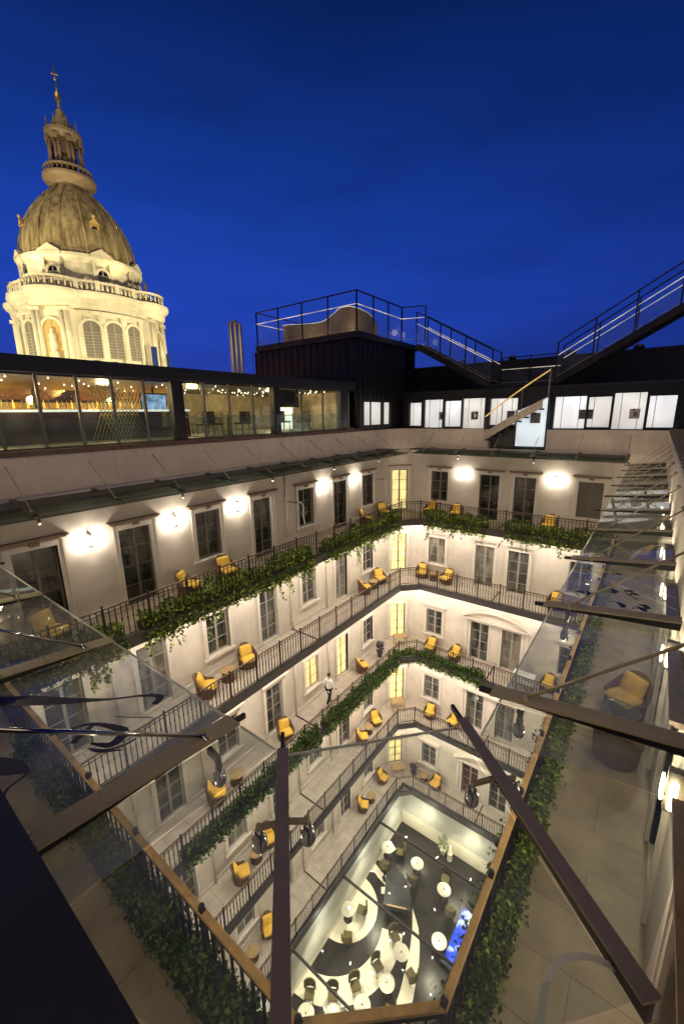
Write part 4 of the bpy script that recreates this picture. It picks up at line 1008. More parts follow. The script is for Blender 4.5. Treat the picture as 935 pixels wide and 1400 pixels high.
inlay([(-11, 17.4), (-10.3, 17.2), (-9.75, 16.95), (-9.8, 16.7), (-10.4, 16.8), (-11, 17.0)], 3, 'lobby_cream')
MBc = MB().box(-8.6, -6.6, 10.9, 11.05, LOB, LOB + .008).build('floor_inlay', 'lobby_cream', fl)
tag(fl, kind='structure')

def make_ltable():
    t = thing('lobby_table', '', 'table')
    MB().lathe([(.385, .715), (.40, .725), (.40, .745), (.385, .752), (.01, .753)], k=32).build('table_top', 'table_white', t)
    MB().lathe([(.26, 0), (.26, .015), (.04, .04), (.03, .12), (.03, .714)], k=16).build('pedestal', 'steel_dark', t)
    MB().lathe([(.03, .754), (.034, .80), (.02, .82), (.012, .822)], k=8).build('candle_holder', 'planter', t)
    return t
def make_lchair():
    t = thing('lobby_chair', '', 'chair')
    MB().box(-.24, .24, -.25, .22, .40, .47).build('seat', 'olive_fabric', t, bevel=.03)
    mb = MB(); N = 10
    for i in range(N):
        a0, a1 = R(20 + 140 * i / N), R(20 + 140 * (i + 1) / N)
        p = [(.28 * math.cos(a), .10 + .2 * math.sin(a)) for a in (a0, a1)]; q = [(.33 * math.cos(a), .10 + .25 * math.sin(a)) for a in (a0, a1)]
        z0, z1 = .40, .92
        mb.add([(*p[0], z0), (*p[1], z0), (*q[1], z0), (*q[0], z0), (*p[0], z1), (*p[1], z1), (*q[1], z1), (*q[0], z1)], [(0,3,2,1),(4,5,6,7),(0,1,5,4),(1,2,6,5),(2,3,7,6),(3,0,4,7)])
    mb.build('backrest', 'olive_fabric', t)
    for sx in (-1, 1):
        for sy in (-1, 1): MB().tube([(sx * .19, sy * .18, .40), (sx * .21, sy * .20, 0)], .016, 6).build('leg', 'steel_dark', t)
    return t
LT = [((-10.6, 18.27), 'at the head of the lobby beside the left wall'), ((-8.6, 18.5), 'near the far wall left of the other far table'), ((-10.65, 13.95), 'standing on the cream round platform'),
      ((-7.25, 14.05), 'at the top end of the curved row'), ((-7.26, 12.57), 'second along the curved row'), ((-7.79, 11.19), 'third along the curved row'),
      ((-9.76, 9.36), 'at the lower left end of the curved row'), ((-8.71, 10.08), 'fourth along the curved row, crossed by a glazing bar'), ((-6.65, 18.13), 'near the far wall on the right'), ((-5.86, 15.66), 'beside the glowing blue panel')]
for (p, d) in LT: place('ltable', make_ltable, (*p, LOB + .012), 0, 'round white lobby table ' + d, 'round white tables in the lobby')
LCH = [(-11.0 + 3.25 * 0 + -10.12 + 11.0, 14.55, 'right of the table on the cream platform', (-1, -.3)), (-10.05, 13.05, 'below the table on the cream platform', (-.5, 1)),
       (-7.95, 14.6, 'left of the top table of the curved row', (1, -.6)), (-8.05, 13.0, 'left of the second table of the curved row', (1, -.4)), (-8.55, 11.7, 'above the third table of the curved row', (.8, -.6)),
       (-9.25, 10.75, 'above the fourth table of the curved row', (.6, -.8)), (-10.2, 10.1, 'above the lowest table of the curved row', (.5, -.8)), (-6.5, 13.7, 'right of the top table on the cream crescent', (-1, .4)),
       (-6.7, 11.9, 'right of the third table at the end of the crescent', (-1, -.2)), (-9.9, 18.7, 'right of the table beside the left wall', (-1, -.5)), (-8.5, 17.75, 'below the far table', (0, 1)),
       (-6.0, 17.5, 'below the far right table', (-.5, .8)), (-6.9, 18.95, 'behind the far right table', (.2, -1)), (-10.3, 17.45, 'in front of the table beside the left wall', (-.2, 1))]
for x, y, d, fc in LCH: place('lchair', make_lchair, (x, y, LOB + .012), rot_to(*fc), 'olive lobby chair ' + d, 'olive chairs in the lobby')
# black grand piano
t = thing('grand_piano', 'black glossy grand piano shaped mass on the dark lobby floor', 'piano', (-8.75, 16.3, LOB + .008), R(25))
P = [(-.75, -.85), (.75, -.85), (.75, -.2), (.62, .3), (.42, .7), (.1, 1.05), (-.35, 1.15), (-.7, .9), (-.75, .4)]
MB().prism(P, .62, .95).build('case', 'lobby_black', t, bevel=.02); MB().prism([(x * 1.02, y * 1.02) for x, y in P[2:]], .955, .985).build('lid', 'lobby_black', t, bevel=.008)
MB().box(-.55, .55, -.845, -.76, .953, .962).build('keyboard', 'wicker_tan', t)
for q in ((-.6, -.6), (.6, -.6), (-.15, .85)): MB().tube([(*q, .62), (*q, .0)], [.06, .04], 8).build('leg', 'lobby_black', t)
# glowing panel and plant
t = thing('glowing_panel', 'glowing blue and white glass panel set in a low base on the lobby floor', 'light panel', (-4.65, 16.75, LOB + .01))
MB().box(-.95, .95, -1.6, 1.6, 0, .30).build('base', 'lobby_black', t, bevel=.02); MB().box(-.82, .82, -1.45, 1.45, .302, .32).build('lit_glass', 'blue_panel', t)
leafy('potted_plant', (-7.75, 20.55, LOB + .01), 1.3, 'green potted plant against the far lobby wall', 'plant', 'potted_leaf', 'lobby_cream', 120, 8, .35)
t = thing('stone_figure', 'small pale figurine on a plinth beside the lobby plant', 'figurine', (-7.25, 20.45, LOB + .01))
MB().lathe([(.16, 0), (.15, .5), (.17, .55)], k=12).build('plinth', 'lobby_cream', t); MB().lathe([(.10, .55), (.13, .75), (.07, .95), (.09, 1.05), (.05, 1.15), (.02, 1.18)], k=12).build('figure', 'lobby_cream', t)

# ------------------------------------------------------------------ rooftop bar pavilion on the left wing
PX = -12.93
t = thing('glass_pavilion', 'lit rooftop bar pavilion with glass front and flat black roof on the left wing', 'building'); PAV = t
MB().box(PX - 6.6, PX + .06, 0.0, 18.3, 1.17, 1.58).build('roof', 'black_roof', t, bevel=.02)
MB().box(PX - 6.4, PX - .2, 0.1, 18.2, 1.12, 1.168).build('ceiling', 'steel_dark', t)
MB().box(PX - 6.5, PX - .12, 0.0, 18.4, -0.798, -0.74).build('floor', 'gallery_worn', t)
for y0, y1 in ((7.86, 8.27), (12.45, 12.80), (17.05, 17.7)): MB().box(PX - .28, PX + .02, y0, y1, -.74, 1.169).build('column', 'dark_metal_cladding', t)
for y in (1.6, 2.35, 3.2, 4.1, 5.04, 5.98, 6.95, 9.1, 10.2, 11.35, 14.2, 15.7, 16.9): MB().box(PX - .09, PX - .02, y - .035, y + .035, -.739, 1.169).build('mullion', 'frame_taupe', t)
for a, b in ((0.1, 1.6), (1.6, 3.2), (3.2, 4.1), (4.1, 5.04), (5.04, 5.98), (5.98, 7.86), (8.27, 10.2), (10.2, 12.45), (12.8, 15.7), (15.7, 17.05)):
    MB().box(PX - .06, PX - .05, a + .036, b - .036, -.738, 1.168).build('glass_pane', 'pavilion_glass', t)
for y in (0.1, 3, 6, 9, 12, 15, 18): MB().box(PX - 6.5, PX - 6.4, y - .05, y + .05, -.739, 1.119).build('rear_mullion', 'dark_metal_cladding', t)
for a, b in ((0.1, 6), (6, 12)): MB().box(PX - 6.46, PX - 6.45, a + .05, b - .05, -.738, 1.118).build('rear_glass', 'pavilion_glass', t)
MB().box(PX - 6.5, PX - 6.35, 12.2, 18.2, -.739, 1.119).build('rear_wall', 'stone_cladding', t)
MB().box(PX - 6.3, PX - .3, 18.0, 18.2, -.739, 1.119).build('end_wall', 'stone_cladding', t)
for a, b in ((-.9, 7.7), (8.4, 17.6)):
    MB().box(PX + .10, PX + .112, a, b, -.73, .02).build('balustrade', 'balustrade_glass', t)
rnd = random.Random(5); cs_ = MB().ball((0, 0, 0), .016, 5).mesh('ceiling_spot', 'bulb')
for i in range(100): put(cs_, 'ceiling_spot', t, (PX - rnd.uniform(.5, 5.5), rnd.uniform(1, 17.5), 1.09))
for y in (3.6, 5.9, 7.0, 10.6, 13.4):
    mb = MB()
    for k in range(-5, 6):
        for s in (-1, 1): mb.bar((PX - 1.9, y + .12 * k - .38 * s, -.73 + .0), (PX - 1.9, y + .12 * k + .38 * s, 1.1), .018)
    if y in (7.0, 10.6): mb.build('lattice_screen', 'lattice', t)
# bar counter, stools, screens, plants: things of their own
t = thing('bar_counter', 'long bar counter with glowing pale top inside the rooftop pavilion', 'bar', (PX - 2.6, 6.2, -.738))
MB().box(-.35, .35, -3.6, 3.6, 0, .95).build('front', 'door_wood', t); MB().box(-.42, .42, -3.7, 3.7, .955, 1.02).build('counter_top', 'counter_glow', t)
def tv(loc, rz, w, h, m, label):
    t = thing('television', label, 'screen', loc, rz); MB().box(-w/2, w/2, 0, .06, -h/2, h/2).build('housing', 'screen_black', t); MB().box(-w/2 + .03, w/2 - .03, -.004, -.001, -h/2 + .03, h/2 - .03).build('screen', m, t)
    MB().box(-.03, .03, .02, .05, h/2, 1.11 - loc[2]).build('hanger', 'steel_dark', t)
tv((PX - 2.2, 8.45, .55), R(90), 1.0, .6, 'tv_blue', 'lit television showing a pale blue picture inside the rooftop pavilion')
tv((PX - .35, 13.7, .72), R(90), 1.3, .78, 'screen_black', 'black switched off television behind the pavilion glass near the tower')
MB().box(PX - 3.0, PX - 2.9, 15.4, 16.6, -.73, .75).build('lit_doorway', 'white_door', PAV)
def make_shrub():
    t = thing('planter_shrub', '', 'plant'); rnd = random.Random(31)
    MB().box(-.14, .14, -.3, .3, 0, .28).build('planter_box', 'planter', t); mb = MB()
    for i in range(170): leaf(mb, (rnd.gauss(0, .09), rnd.uniform(-.32, .32), .26 + abs(rnd.gauss(0, .16))), .10, rnd)
    mb.build('foliage', 'potted_leaf', t); return t
for i, (x, y) in enumerate([(-1.1, 9.1), (-1.1, 10.9), (-1.0, 14.6), (-3.6, 9.6), (-3.6, 11.4), (-4.6, 2.9), (-4.6, 5.2), (-4.6, 7.4)]):
    dup(FIRST['ltable'], (PX + x, y, -.738), 0, f'white cafe table inside the rooftop pavilion, number {i + 1} from the dome side', 'white tables inside the rooftop pavilion')
    for k, fy in ((0, 1), (1, -1)):
        dup(FIRST['lchair'], (PX + x + .1 * k, y - .62 * fy, -.738), rot_to(.1, fy), f'olive chair {("left", "right")[k]} of cafe table {i + 1} inside the rooftop pavilion', 'olive chairs inside the rooftop pavilion')
for i in range(7):
    rb = PX - 2.95 + .0; t = thing('bottle_rack', f'lit shelf of bottles behind the pavilion bar, section {i + 1}', 'shelf', (PX - 3.7, 3.2 + i * 1.0, -.738), R(90), 'bottle shelves behind the bar')
    MB().box(-.46, .46, .0, .25, 1.05, 1.09).build('shelf_board', 'wicker_tan', t); MB().box(-.46, .46, .0, .25, 0, 1.049).build('cabinet', 'golden_facade', t)
    for k in range(6): MB().lathe([(.035, 1.091), (.035, 1.26), (.014, 1.30), (.014, 1.36)], (-.38 + k * .15, .12, 0), 8).build('bottle', ('amber_back', 'potted_leaf', 'curtain')[(k + i) % 3], t)
for i, y in enumerate((5.65, 6.15)):
    t = thing('roof_floodlight', 'small dark floodlight on the pavilion roof in front of the dome, ' + ('left' if i == 0 else 'right') + ' one of two', 'lamp', (PX - 4.0, y * 1.31, 1.585), R(40), 'floodlights on the pavilion roof')
    MB().box(-.03, .03, -.03, .03, 0, .25).build('stand', 'steel_dark', t); MB().box(-.13, .13, -.09, .09, .25, .5).build('lamp_head', 'screen_black', t, bevel=.03)

# ------------------------------------------------------------------ dark metal tower with roof deck, stairs and the lit gallery along the far roof
t = thing('rooftop_tower', 'dark metal clad rooftop tower with a railed deck above the far corner', 'building'); TW = t
mb = wall_with_openings(MB(), 18.5, 23.6, -.94, 3.80, [(19.15, 21.0, -.62, .62), (21.22, 21.95, -.62, .62)], .25)
o = mb.build('front_wall', 'dark_metal_cladding', t, (PX + .02, 0, 0), R(90))
MB().box(-20.7, PX - .23, 18.5, 18.75, -.74, 3.80).build('side_wall', 'dark_metal_cladding', t)
MB().box(-20.7, -20.5, 18.75, 25, -.74, 3.80).build('far_wall', 'dark_metal_cladding', t); MB().box(-20.5, PX, 24.8, 25, -.74, 3.80).build('rear_wall', 'dark_metal_cladding', t)
mb = MB()
for i in range(16): mb.box(-20.6 + i * .5, -20.57 + i * .5, 18.46, 18.498, -.7, 3.8)
for i in range(11):
    y = 18.62 + i * .45; mb.box(PX + .022, PX + .062, y, y + .03, .78 if 19 < y < 22 else -.9, 3.8)
mb.build('standing_seams', 'dark_metal_cladding', t)
MB().box(PX - .18, PX - .10, 19.1, 22.0, -.66, .66).build('lit_window', 'lightbox', t)
MB().box(PX - .09, PX - .02, 19.85, 19.92, -.62, .62).build('window_bar', 'steel_dark', t)
MB().prism([(-20.4, 18.35), (PX + .15, 18.35), (PX + .15, 25.2), (-20.4, 25.2)], 3.82, 4.12).build('deck', 'black_roof', t)
def deck_rail(P, z0, zt, parent, led=True, nm='deck_railing', glassy=False):
    o = MB(); 
    for a, b in zip(P, P[1:]):
        a = Vector(a); b = Vector(b); L = (b - a).length; n = max(1, round(L / 1.75))
        for i in range(n + 1):
            p = a + (b - a) * (i / n); o.box(p.x - .03, p.x + .03, p.y - .03, p.y + .03, p.z + z0, p.z + zt)
        o.bar(a + Vector((0, 0, zt)), b + Vector((0, 0, zt)), .07, .05)
    r = o.build(nm, 'steel_dark', parent)
    mb = MB(); g = MB(); q = MB()
    for a, b in zip(P, P[1:]):
        a = Vector(a); b = Vector(b); mb.bar(a + Vector((0, 0, zt - .62)), b + Vector((0, 0, zt - .62)), .03, .03); q.bar(a + Vector((0, 0, .12)), b + Vector((0, 0, .12)), .03, .02)
        h = Vector((0, 0, zt - .66)); d = Vector((0, 0, .1)); g.add([a + d, b + d, b + h, a + h], [(0, 1, 2, 3)])
    mb.build('led_handrail', 'led_line', r); g.build('glass_infill', 'balustrade_glass', r); q.build('base_rail', 'parapet_cap', r)
deck_rail([(-20.3, 18.45, 4.12), (PX + .05, 18.45, 4.12), (PX + .05, 23.1, 4.12), (-11.6, 23.6, 4.12)], 0, 1.9, t)
deck_rail([(-20.3, 18.45, 4.12), (-20.3, 24.0, 4.12)], 0, 1.9, t)
# curved tan screen on the deck
mb = MB(); CVP = smooth([(-20.0, 20.4, 5.55), (-19.0, 19.9, 5.4), (-17.9, 20.1, 5.32), (-16.9, 20.6, 5.4), (-16.0, 20.5, 5.66), (-15.0, 19.9, 5.74), (-14.0, 19.7, 5.62), (-13.4, 20.4, 5.3), (-13.5, 21.3, 4.9)], 5)
for p, q in zip(CVP, CVP[1:]):
    mb.add([(p[0], p[1], 4.12), (q[0], q[1], 4.12), q, p, (p[0], p[1] + .12, 4.12), (q[0], q[1] + .12, 4.12), (q[0], q[1] + .12, q[2]), (p[0], p[1] + .12, p[2])], [(0,1,2,3),(5,4,7,6),(3,2,6,7)])
mb.build('curved_screen', 'tan_shell', t)
MB().tube([(p[0], p[1] - .02, p[2] + .02) for p in CVP], .018, 5).build('screen_light', 'led_line', t)

def staircase(a, b, label, width=1.5):
    """straight flight between two points with stringers, treads and glass balustrade"""
    t = thing('roof_staircase', label, 'staircase', (0, 0, 0), 0, 'metal staircases up from the far roof'); a = Vector(a); b = Vector(b)
    for dy, nm in ((0, 'stringer'), (width, 'stringer')):
        d = Vector((0, dy, 0)); MB().bar(a + d + Vector((0, 0, -.12)), b + d + Vector((0, 0, -.12)), .06, .30).build('stringer', 'steel_dark', t)
    n = 13
    for i in range(n):
        p = a + (b - a) * ((i + .5) / n); MB().box(p.x - .15, p.x + .15, p.y + .03, p.y + width - .03, p.z + .0, p.z + .04).build('tread', 'dark_metal_cladding', t)
    deck_rail([a, b], 0.05, 1.75, t, nm='balustrade'); deck_rail([a + Vector((0, width, 0)), b + Vector((0, width, 0))], 0.05, 1.75, t, nm='balustrade')
SY = 23.5
staircase((-7.55, SY, 1.45), (-12.1, SY, 3.98), 'metal staircase climbing left to the railed tower deck')
staircase((-4.4, SY, 1.50), (1.6, SY, 5.08), 'metal staircase climbing to the right edge against the sky')
t = thing('landing_bridge', 'dark landing between the two roof staircases', 'landing')
MB().box(-7.55, -4.4, SY, SY + 1.5, 1.26, 1.46).build('platform', 'black_roof', t)
deck_rail([(-7.5, SY + 1.5, 1.46), (-4.45, SY + 1.5, 1.46)], 0, 1.45, t, nm='balustrade')

# lit gallery building on the far roof
t = thing('rooftop_gallery', 'black rooftop building along the far side with a row of glowing white windows', 'building')
GY = 22.98
wins = [(-12.2, -11.4, -.76, .58), (-11.22, -10.06, -.86, .72), (-9.94, -8.96, -.80, .62), (-8.87, -7.64, -.90, .72), (-7.35, -5.95, -.70, .66),
        (-4.2, -2.85, -.86, .64), (-2.76, -1.85, -.80, .58), (-1.75, -.55, -.88, .72), (-.44, .50, -.80, .55)]
mb = wall_with_openings(MB(), PX + .3, 9.0, -.945, 1.10, [(a - .0, b, c, d) for a, b, c, d in wins] , .2)
mb.build('front_wall', 'dark_metal_cladding', t, (0, GY, 0)); MB().box(PX + .3, 9.0, GY, GY + 2.7, 1.104, 1.2).build('roof', 'black_roof', t)
MB().box(-14, 9, GY + 2.71, GY + 2.9, 1.0, 2.86).build('upper_wall', 'dark_metal_cladding', t); MB().box(PX + .4, 9, GY + 4, GY + 4.2, -.94, 1.1).build('rear_wall', 'dark_facade', t)
for i, (a, b, c, d) in enumerate(wins):
    w = MB().box(a - .05, b + .05, GY + .2, GY + .26, c - .05, d + .05).build('lit_window', 'lightbox', t)
    for k in range(1 if b - a < 1.0 else 2):   # soft grey returns of the room behind
        x = a + (b - a) * (.22 + .55 * k); MB().box(x, x + .03, GY + .19, GY + .199, c, d).build('wall_return', 'pale_grey', w)
    if i in (1, 3, 4, 5, 6, 7):     # small dark picture hung inside
        x = (a + b) / 2 + {1: .42, 3: .02, 4: .35, 5: .52, 6: -.38, 7: .22}[i]; s_ = .13 if i in (1, 5, 6) else .2
        p = MB().box(x - s_, x + s_, GY + .18, GY + .189, -.42, .02).build('picture', 'photo_pale' if i in (1, 7) else 'photo_dark', w)
        MB().ball((x + .03, GY + .175, -.20), .10, 6, (.8, .05, 1.2)).ball((x - .05, GY + .175, -.02), .05, 6, (1, .05, 1)).build('figure_shape', 'pale_grey' if i == 3 else 'photo_dark', p)
# curved entrance stair with glowing handrail through the parapet gap, and the tall lit glass pane beside it
t = thing('curved_staircase', 'curved stair with cream side panels and a glowing yellow handrail at the far parapet', 'staircase')
def cs(u): return Vector((-7.42 + 2.95 * u, 22.75 - .55 * math.sin(math.pi * (.1 + .8 * u)), -1.5 + 1.75 * u))
mb = MB(); tr = MB(); rl = []
N = 18
for i in range(N):
    p, q = cs(i / N), cs((i + 1) / N); h0 = Vector((0, 0, .42)); mb.add([p, q, q + h0, p + h0, p + Vector((0, .04, 0)), q + Vector((0, .04, 0)), q + h0 + Vector((0, .04, 0)), p + h0 + Vector((0, .04, 0))], [(0,1,2,3),(5,4,7,6),(3,2,6,7)])
    if i % 2 == 0: MB().box(p.x - .02, p.x + .24, p.y + .05, p.y + 1.0, p.z - .02, p.z + .06).build('tread', 'dark_metal_cladding', t)
mb.build('side_panel', 'stair_cream', t); 
MB().tube([cs(i / 16) + Vector((0, 0, 1.25 + .4 * i / 16)) for i in range(17)], .035, 7).build('handrail', 'handrail_glow', t)
for i in (0, 5, 10): p = cs(i / 16); MB().tube([p + Vector((0, .02, .4)), p + Vector((0, .02, 1.24 + .4 * i / 16))], .02, 6).build('baluster', 'frame_taupe', t)
p = cs(1); MB().box(p.x - .03, p.x + .05, p.y, p.y + .08, p.z, 2.0).build('newel_post', 'frame_taupe', t)
t = thing('glass_screen', 'tall lit glass screen with a small dark picture beside the curved stair', 'screen', (-5.12, 22.5, -1.75))
MB().add([(-.68, 0, 0), (.68, 0, 0), (.68, 0, 2.35), (-.68, 0, 1.75), (-.68, .05, 0), (.68, .05, 0), (.68, .05, 2.35), (-.68, .05, 1.75)], [(0,1,2,3),(5,4,7,6),(3,2,6,7),(1,5,6,2),(4,0,3,7),(0,4,5,1)]).build('lit_pane', 'lightbox_cool', t)
MB().box(-.05, .42, -.02, -.002, 1.15, 1.65).build('picture', 'photo_dark', t); MB().box(.70, .76, -.03, .08, -.1, 2.4).box(-.76, -.70, -.03, .08, -.1, 1.8).build('post', 'steel_dark', t)

# steel flue stack behind the pavilion
t = thing('flue_stack', 'pair of tall steel flue pipes rising behind the pavilion roof against the sky', 'chimney', (-29.95, 24.75, 1.2))
for dx, h in ((-.34, 6.55), (.0, 6.7), (.34, 6.4)): MB().tube([(dx, dx * .6, -2), (dx, dx * .6, h)], .17, 10).lathe([(.21, h - .05), (.21, h + .05)], (dx, dx * .6, 0), 10).build('pipe', 'flue_steel', t)

# ------------------------------------------------------------------ neighbouring lit building seen through the pavilion
t = thing('neighbouring_building', 'amber lit building with dark curved roofs seen through the rooftop pavilion glass', 'building', (-31, 0, 0))
MB().box(-8, 0, -8, 32, -29, 1.0).build('facade', 'golden_facade', t)
mb = MB()
for k in range(10):
    y = -6.4 + k * 3.9; MB().box(0.001, .25, y - .3, y + .3, -12, .70).build('pilaster', 'golden_facade', t)
MB().box(-.0 + .001, .4, -8, 32, .705, .995).build('cornice', 'golden_facade', t)
mb = MB()
for k in range(6):
    y0 = -5 + k * 6.4; P = []
    for i in range(13):
        a = math.pi * i / 12; P.append((y0 + 2.6 * math.cos(a), 1.01 + 1.5 * math.sin(a)))
    V = [(.3, y, z) for y, z in P] + [(-7, y, z) for y, z in P]; m = len(P)
    mb.add(V, [(i, i + 1, m + i + 1, m + i) for i in range(m - 1)] + [tuple(range(m))], False)
mb.build('curved_roof', 'roof_tile_red', t)
for k in range(10):
    y = -4.4 + k * 3.9; MB().box(.004, .06, y - .9, y + .9, -5, .35).build('window', 'amber_back', t)

# ------------------------------------------------------------------ basilica
AZ = R(-66.4); BD = 62.0; bx, by = BD * math.sin(AZ), BD * math.cos(AZ)
face = math.atan2(-by, -bx)              # direction from the dome to the viewer
t = thing('domed_basilica', 'floodlit pale stone basilica tower with a dark ribbed copper dome and lantern', 'church', (bx, by, -.75)); B = t; t.scale = (.957, .957, 1.0)
st = 'basilica_stone'
def ang(deg): return face + R(deg)
MB().box(-13, 13, -13, 13, -29, 2.5).build('nave_block', st, t)
R0 = 7.35
MB().lathe([(R0 + .35, 2.5), (R0 + .35, 6.6), (R0 + .2, 6.7), (R0, 6.8), (R0, 12.6), (R0 + .25, 12.7), (R0 + .3, 13.0)], k=64, smooth=False).build('drum', st, t)
MB().lathe([(R0 + .3, 13.0), (R0 + .6, 13.15), (R0 + .7, 13.45), (R0 + .88, 13.6), (R0 + .88, 13.8), (R0 + .2, 13.9), (6.0, 13.9)], k=64, smooth=False, caps=False).build('cornice', st, t)
MB().lathe([(R0 + .3, 11.6), (R0 + .38, 11.7), (R0 + .38, 11.95), (R0 + .28, 12.0)], k=64, smooth=False, caps=False).build('architrave', st, t)
def arc_window(deg, z0, z1, w, r, m='blind'):
    """arched recess on the drum: surround and slatted leaf"""
    a = ang(deg); M = Matrix.Translation((r * math.cos(a), r * math.sin(a), 0)) @ Matrix.Rotation(a + R(90), 4, 'Z')   # local -y points outward
    def P(pts, y0, y1):
        k = len(pts); mb = MB(); mb.add([M @ Vector((x, y0, z)) for x, z in pts] + [M @ Vector((x, y1, z)) for x, z in pts], [tuple(range(k)), tuple(range(2*k-1, k-1, -1))] + [(i, (i+1) % k, k + (i+1) % k, k + i)[::-1] for i in range(k)]); return mb
    def arch(w, z0, z1): return [(-w, z0), (w, z0)] + [(w * math.cos(R(q)), z1 + w * math.sin(R(q))) for q in range(0, 181, 15)]
    o = P(arch(w, z0, z1), -.12, .4).build('arched_window', m, B)
    # surround
    A = arch(w + .28, z0, z1)[1:] ; Bq = arch(w, z0, z1)[1:]; mb = MB()
    A = A + [(-w - .28, z0)]; Bq = Bq + [(-w, z0)]
    for i in range(len(A) - 1):
        mb.add([M @ Vector((x, y, z)) for (x, z) in (A[i], A[i+1], Bq[i+1], Bq[i]) for y in (-.26, .1)], [(0,2,4,6)[::-1],(1,3,5,7),(0,1,3,2),(4,5,7,6)])
    mb.build('window_surround', st, o); s = MB()
    for k in range(9): z = z0 + .1 + k * (z1 - z0) / 9; s.box(-w + .03, w - .03, -.15, -.125, z, z + .05, M)
    s.box(-.05, .05, -.17, -.125, z0, z1 + w * .9, M); s.build('slats', 'curtain', o)
for pier in (-27, 63, -117, 153):
    a = ang(pier); M = Matrix.Translation((R0 * math.cos(a), R0 * math.sin(a), 0)) @ Matrix.Rotation(a + R(90), 4, 'Z')
    MB().box(-2.1, 2.1, -.75, .8, 6.2, 12.7, M).box(-2.3, 2.3, -1.0, .8, 2.5, 6.2, M).build('corner_pier', st, t)
    for x in (-1.75, -1.2, 1.2, 1.75):
        mb = MB(); mb.tube([M @ Vector((x, -.95, 6.3)), M @ Vector((x, -.95, 11.7))], [.26, .22], 10); mb.box(x - .3, x + .3, -1.25, -.7, 11.7, 12.05, M); mb.box(x - .32, x + .32, -1.27, -.7, 6.2, 6.5, M); mb.build('column', st, t)
    # bowed cornice and balcony over the pier
    c = M @ Vector((0, .9, 0)); MB().lathe([(2.5, 12.1), (2.75, 12.4), (2.8, 12.9), (3.15, 13.2), (3.3, 13.45), (3.3, 13.75), (2.9, 13.82), (1, 13.85)], c, 28, smooth=False).build('bowed_cornice', st, t)
    MB().lathe([(2.75, 13.8), (2.75, 14.0), (2.6, 14.0), (2.6, 13.8)], c, 28, smooth=False, caps=False).build('balcony_base', st, t); mb = MB()
    for k in range(28): q = 2 * math.pi * k / 28; mb.tube([c + Vector((2.68 * math.cos(q), 2.68 * math.sin(q), 14.0)), c + Vector((2.68 * math.cos(q), 2.68 * math.sin(q), 14.75))], .09, 5)
    mb.lathe([(2.55, 14.75), (2.82, 14.75), (2.82, 14.95), (2.55, 14.95), (2.55, 14.75)], c, 28, smooth=False, caps=False); mb.build('balustrade', st, t)
    # niche with statue
    arcs = pier; 
    if pier in (-27, 63):
        arc_window(pier, 7.0, 9.9, .95, R0 + .78, 'golden_facade')
        p = M @ Vector((0, -1.05, 0)); MB().lathe([(.55, 6.9), (.5, 7.6), (.32, 7.7), (.42, 8.2), (.30, 8.9), (.36, 9.3), (.14, 9.55), (.2, 9.75), (.17, 9.95), (.03, 10.05)], (p.x, p.y, 0), 12).build('niche_statue', st, t)
    for sx in (-1.9, 1.9):
        p = M @ Vector((sx, -.7, 0)); MB().lathe([(.3, 14.95), (.16, 15.15), (.22, 15.5), (.14, 15.8), (.16, 15.95), (.02, 16.1)], (p.x, p.y, 0), 8).build('roof_statue', 'bronze_statue', t)
for d in (0, 18, 36, -54, -72, -90): arc_window(d, 7.2, 10.0, .98, R0)
for d in (-9, 9, 27, 45, -45, -63, -81):
    mb = MB()
    a = ang(d); M = Matrix.Translation((R0 * math.cos(a), R0 * math.sin(a), 0)) @ Matrix.Rotation(a + R(90), 4, 'Z'); mb.box(-.36, .36, -.22, .2, 6.8, 11.6, M); mb.box(-.44, .44, -.3, .2, 11.3, 11.6, M); mb.box(-.44, .44, -.3, .2, 6.8, 7.1, M); mb.build('pilaster', st, t)
# balustrade between the piers
mb = MB()
for q in range(96):
    a = 2 * math.pi * q / 96; r = R0 + .35; mb.tube([(r * math.cos(a), r * math.sin(a), 13.9), (r * math.cos(a), r * math.sin(a), 14.7)], .15, 6)
for q in range(24):
    a = 2 * math.pi * q / 24; r = R0 + .35; M = Matrix.Translation((r * math.cos(a), r * math.sin(a), 0)) @ Matrix.Rotation(a + R(90), 4, 'Z'); mb.box(-.24, .24, -.2, .2, 13.9, 14.95, M)
mb.lathe([(R0 + .2, 14.7), (R0 + .5, 14.7), (R0 + .5, 14.92), (R0 + .2, 14.92), (R0 + .2, 14.7)], k=64, smooth=False, caps=False); mb.build('balustrade', st, t)
# attic with pedimented windows
MB().lathe([(6.15, 13.9), (6.15, 17.0), (6.4, 17.2), (6.62, 17.5), (6.62, 17.8), (6.1, 17.9)], k=64, smooth=False).build('attic', st, t)
for d in (-27, 18, 63, -72):
    arc_window(d, 15.2, 15.9, .55, 6.15, 'screen_black')
    a = ang(d); M = Matrix.Translation((6.15 * math.cos(a), 6.15 * math.sin(a), 0)) @ Matrix.Rotation(a + R(90), 4, 'Z'); mb = MB()
    mb.box(-1.15, 1.15, -.5, .3, 17.5, 17.8, M); mb.add([M @ Vector(p) for p in ((-1.25, -.55, 17.81), (1.25, -.55, 17.81), (0, -.55, 18.5), (-1.25, .6, 17.81), (1.25, .6, 17.81), (0, .6, 18.5))], [(0,1,2),(0,2,5,3),(1,4,5,2)])
    mb.box(-1.05, -.75, -.3, .2, 14.2, 17.5, M).box(.75, 1.05, -.3, .2, 14.2, 17.5, M); mb.build('pediment', st, t)
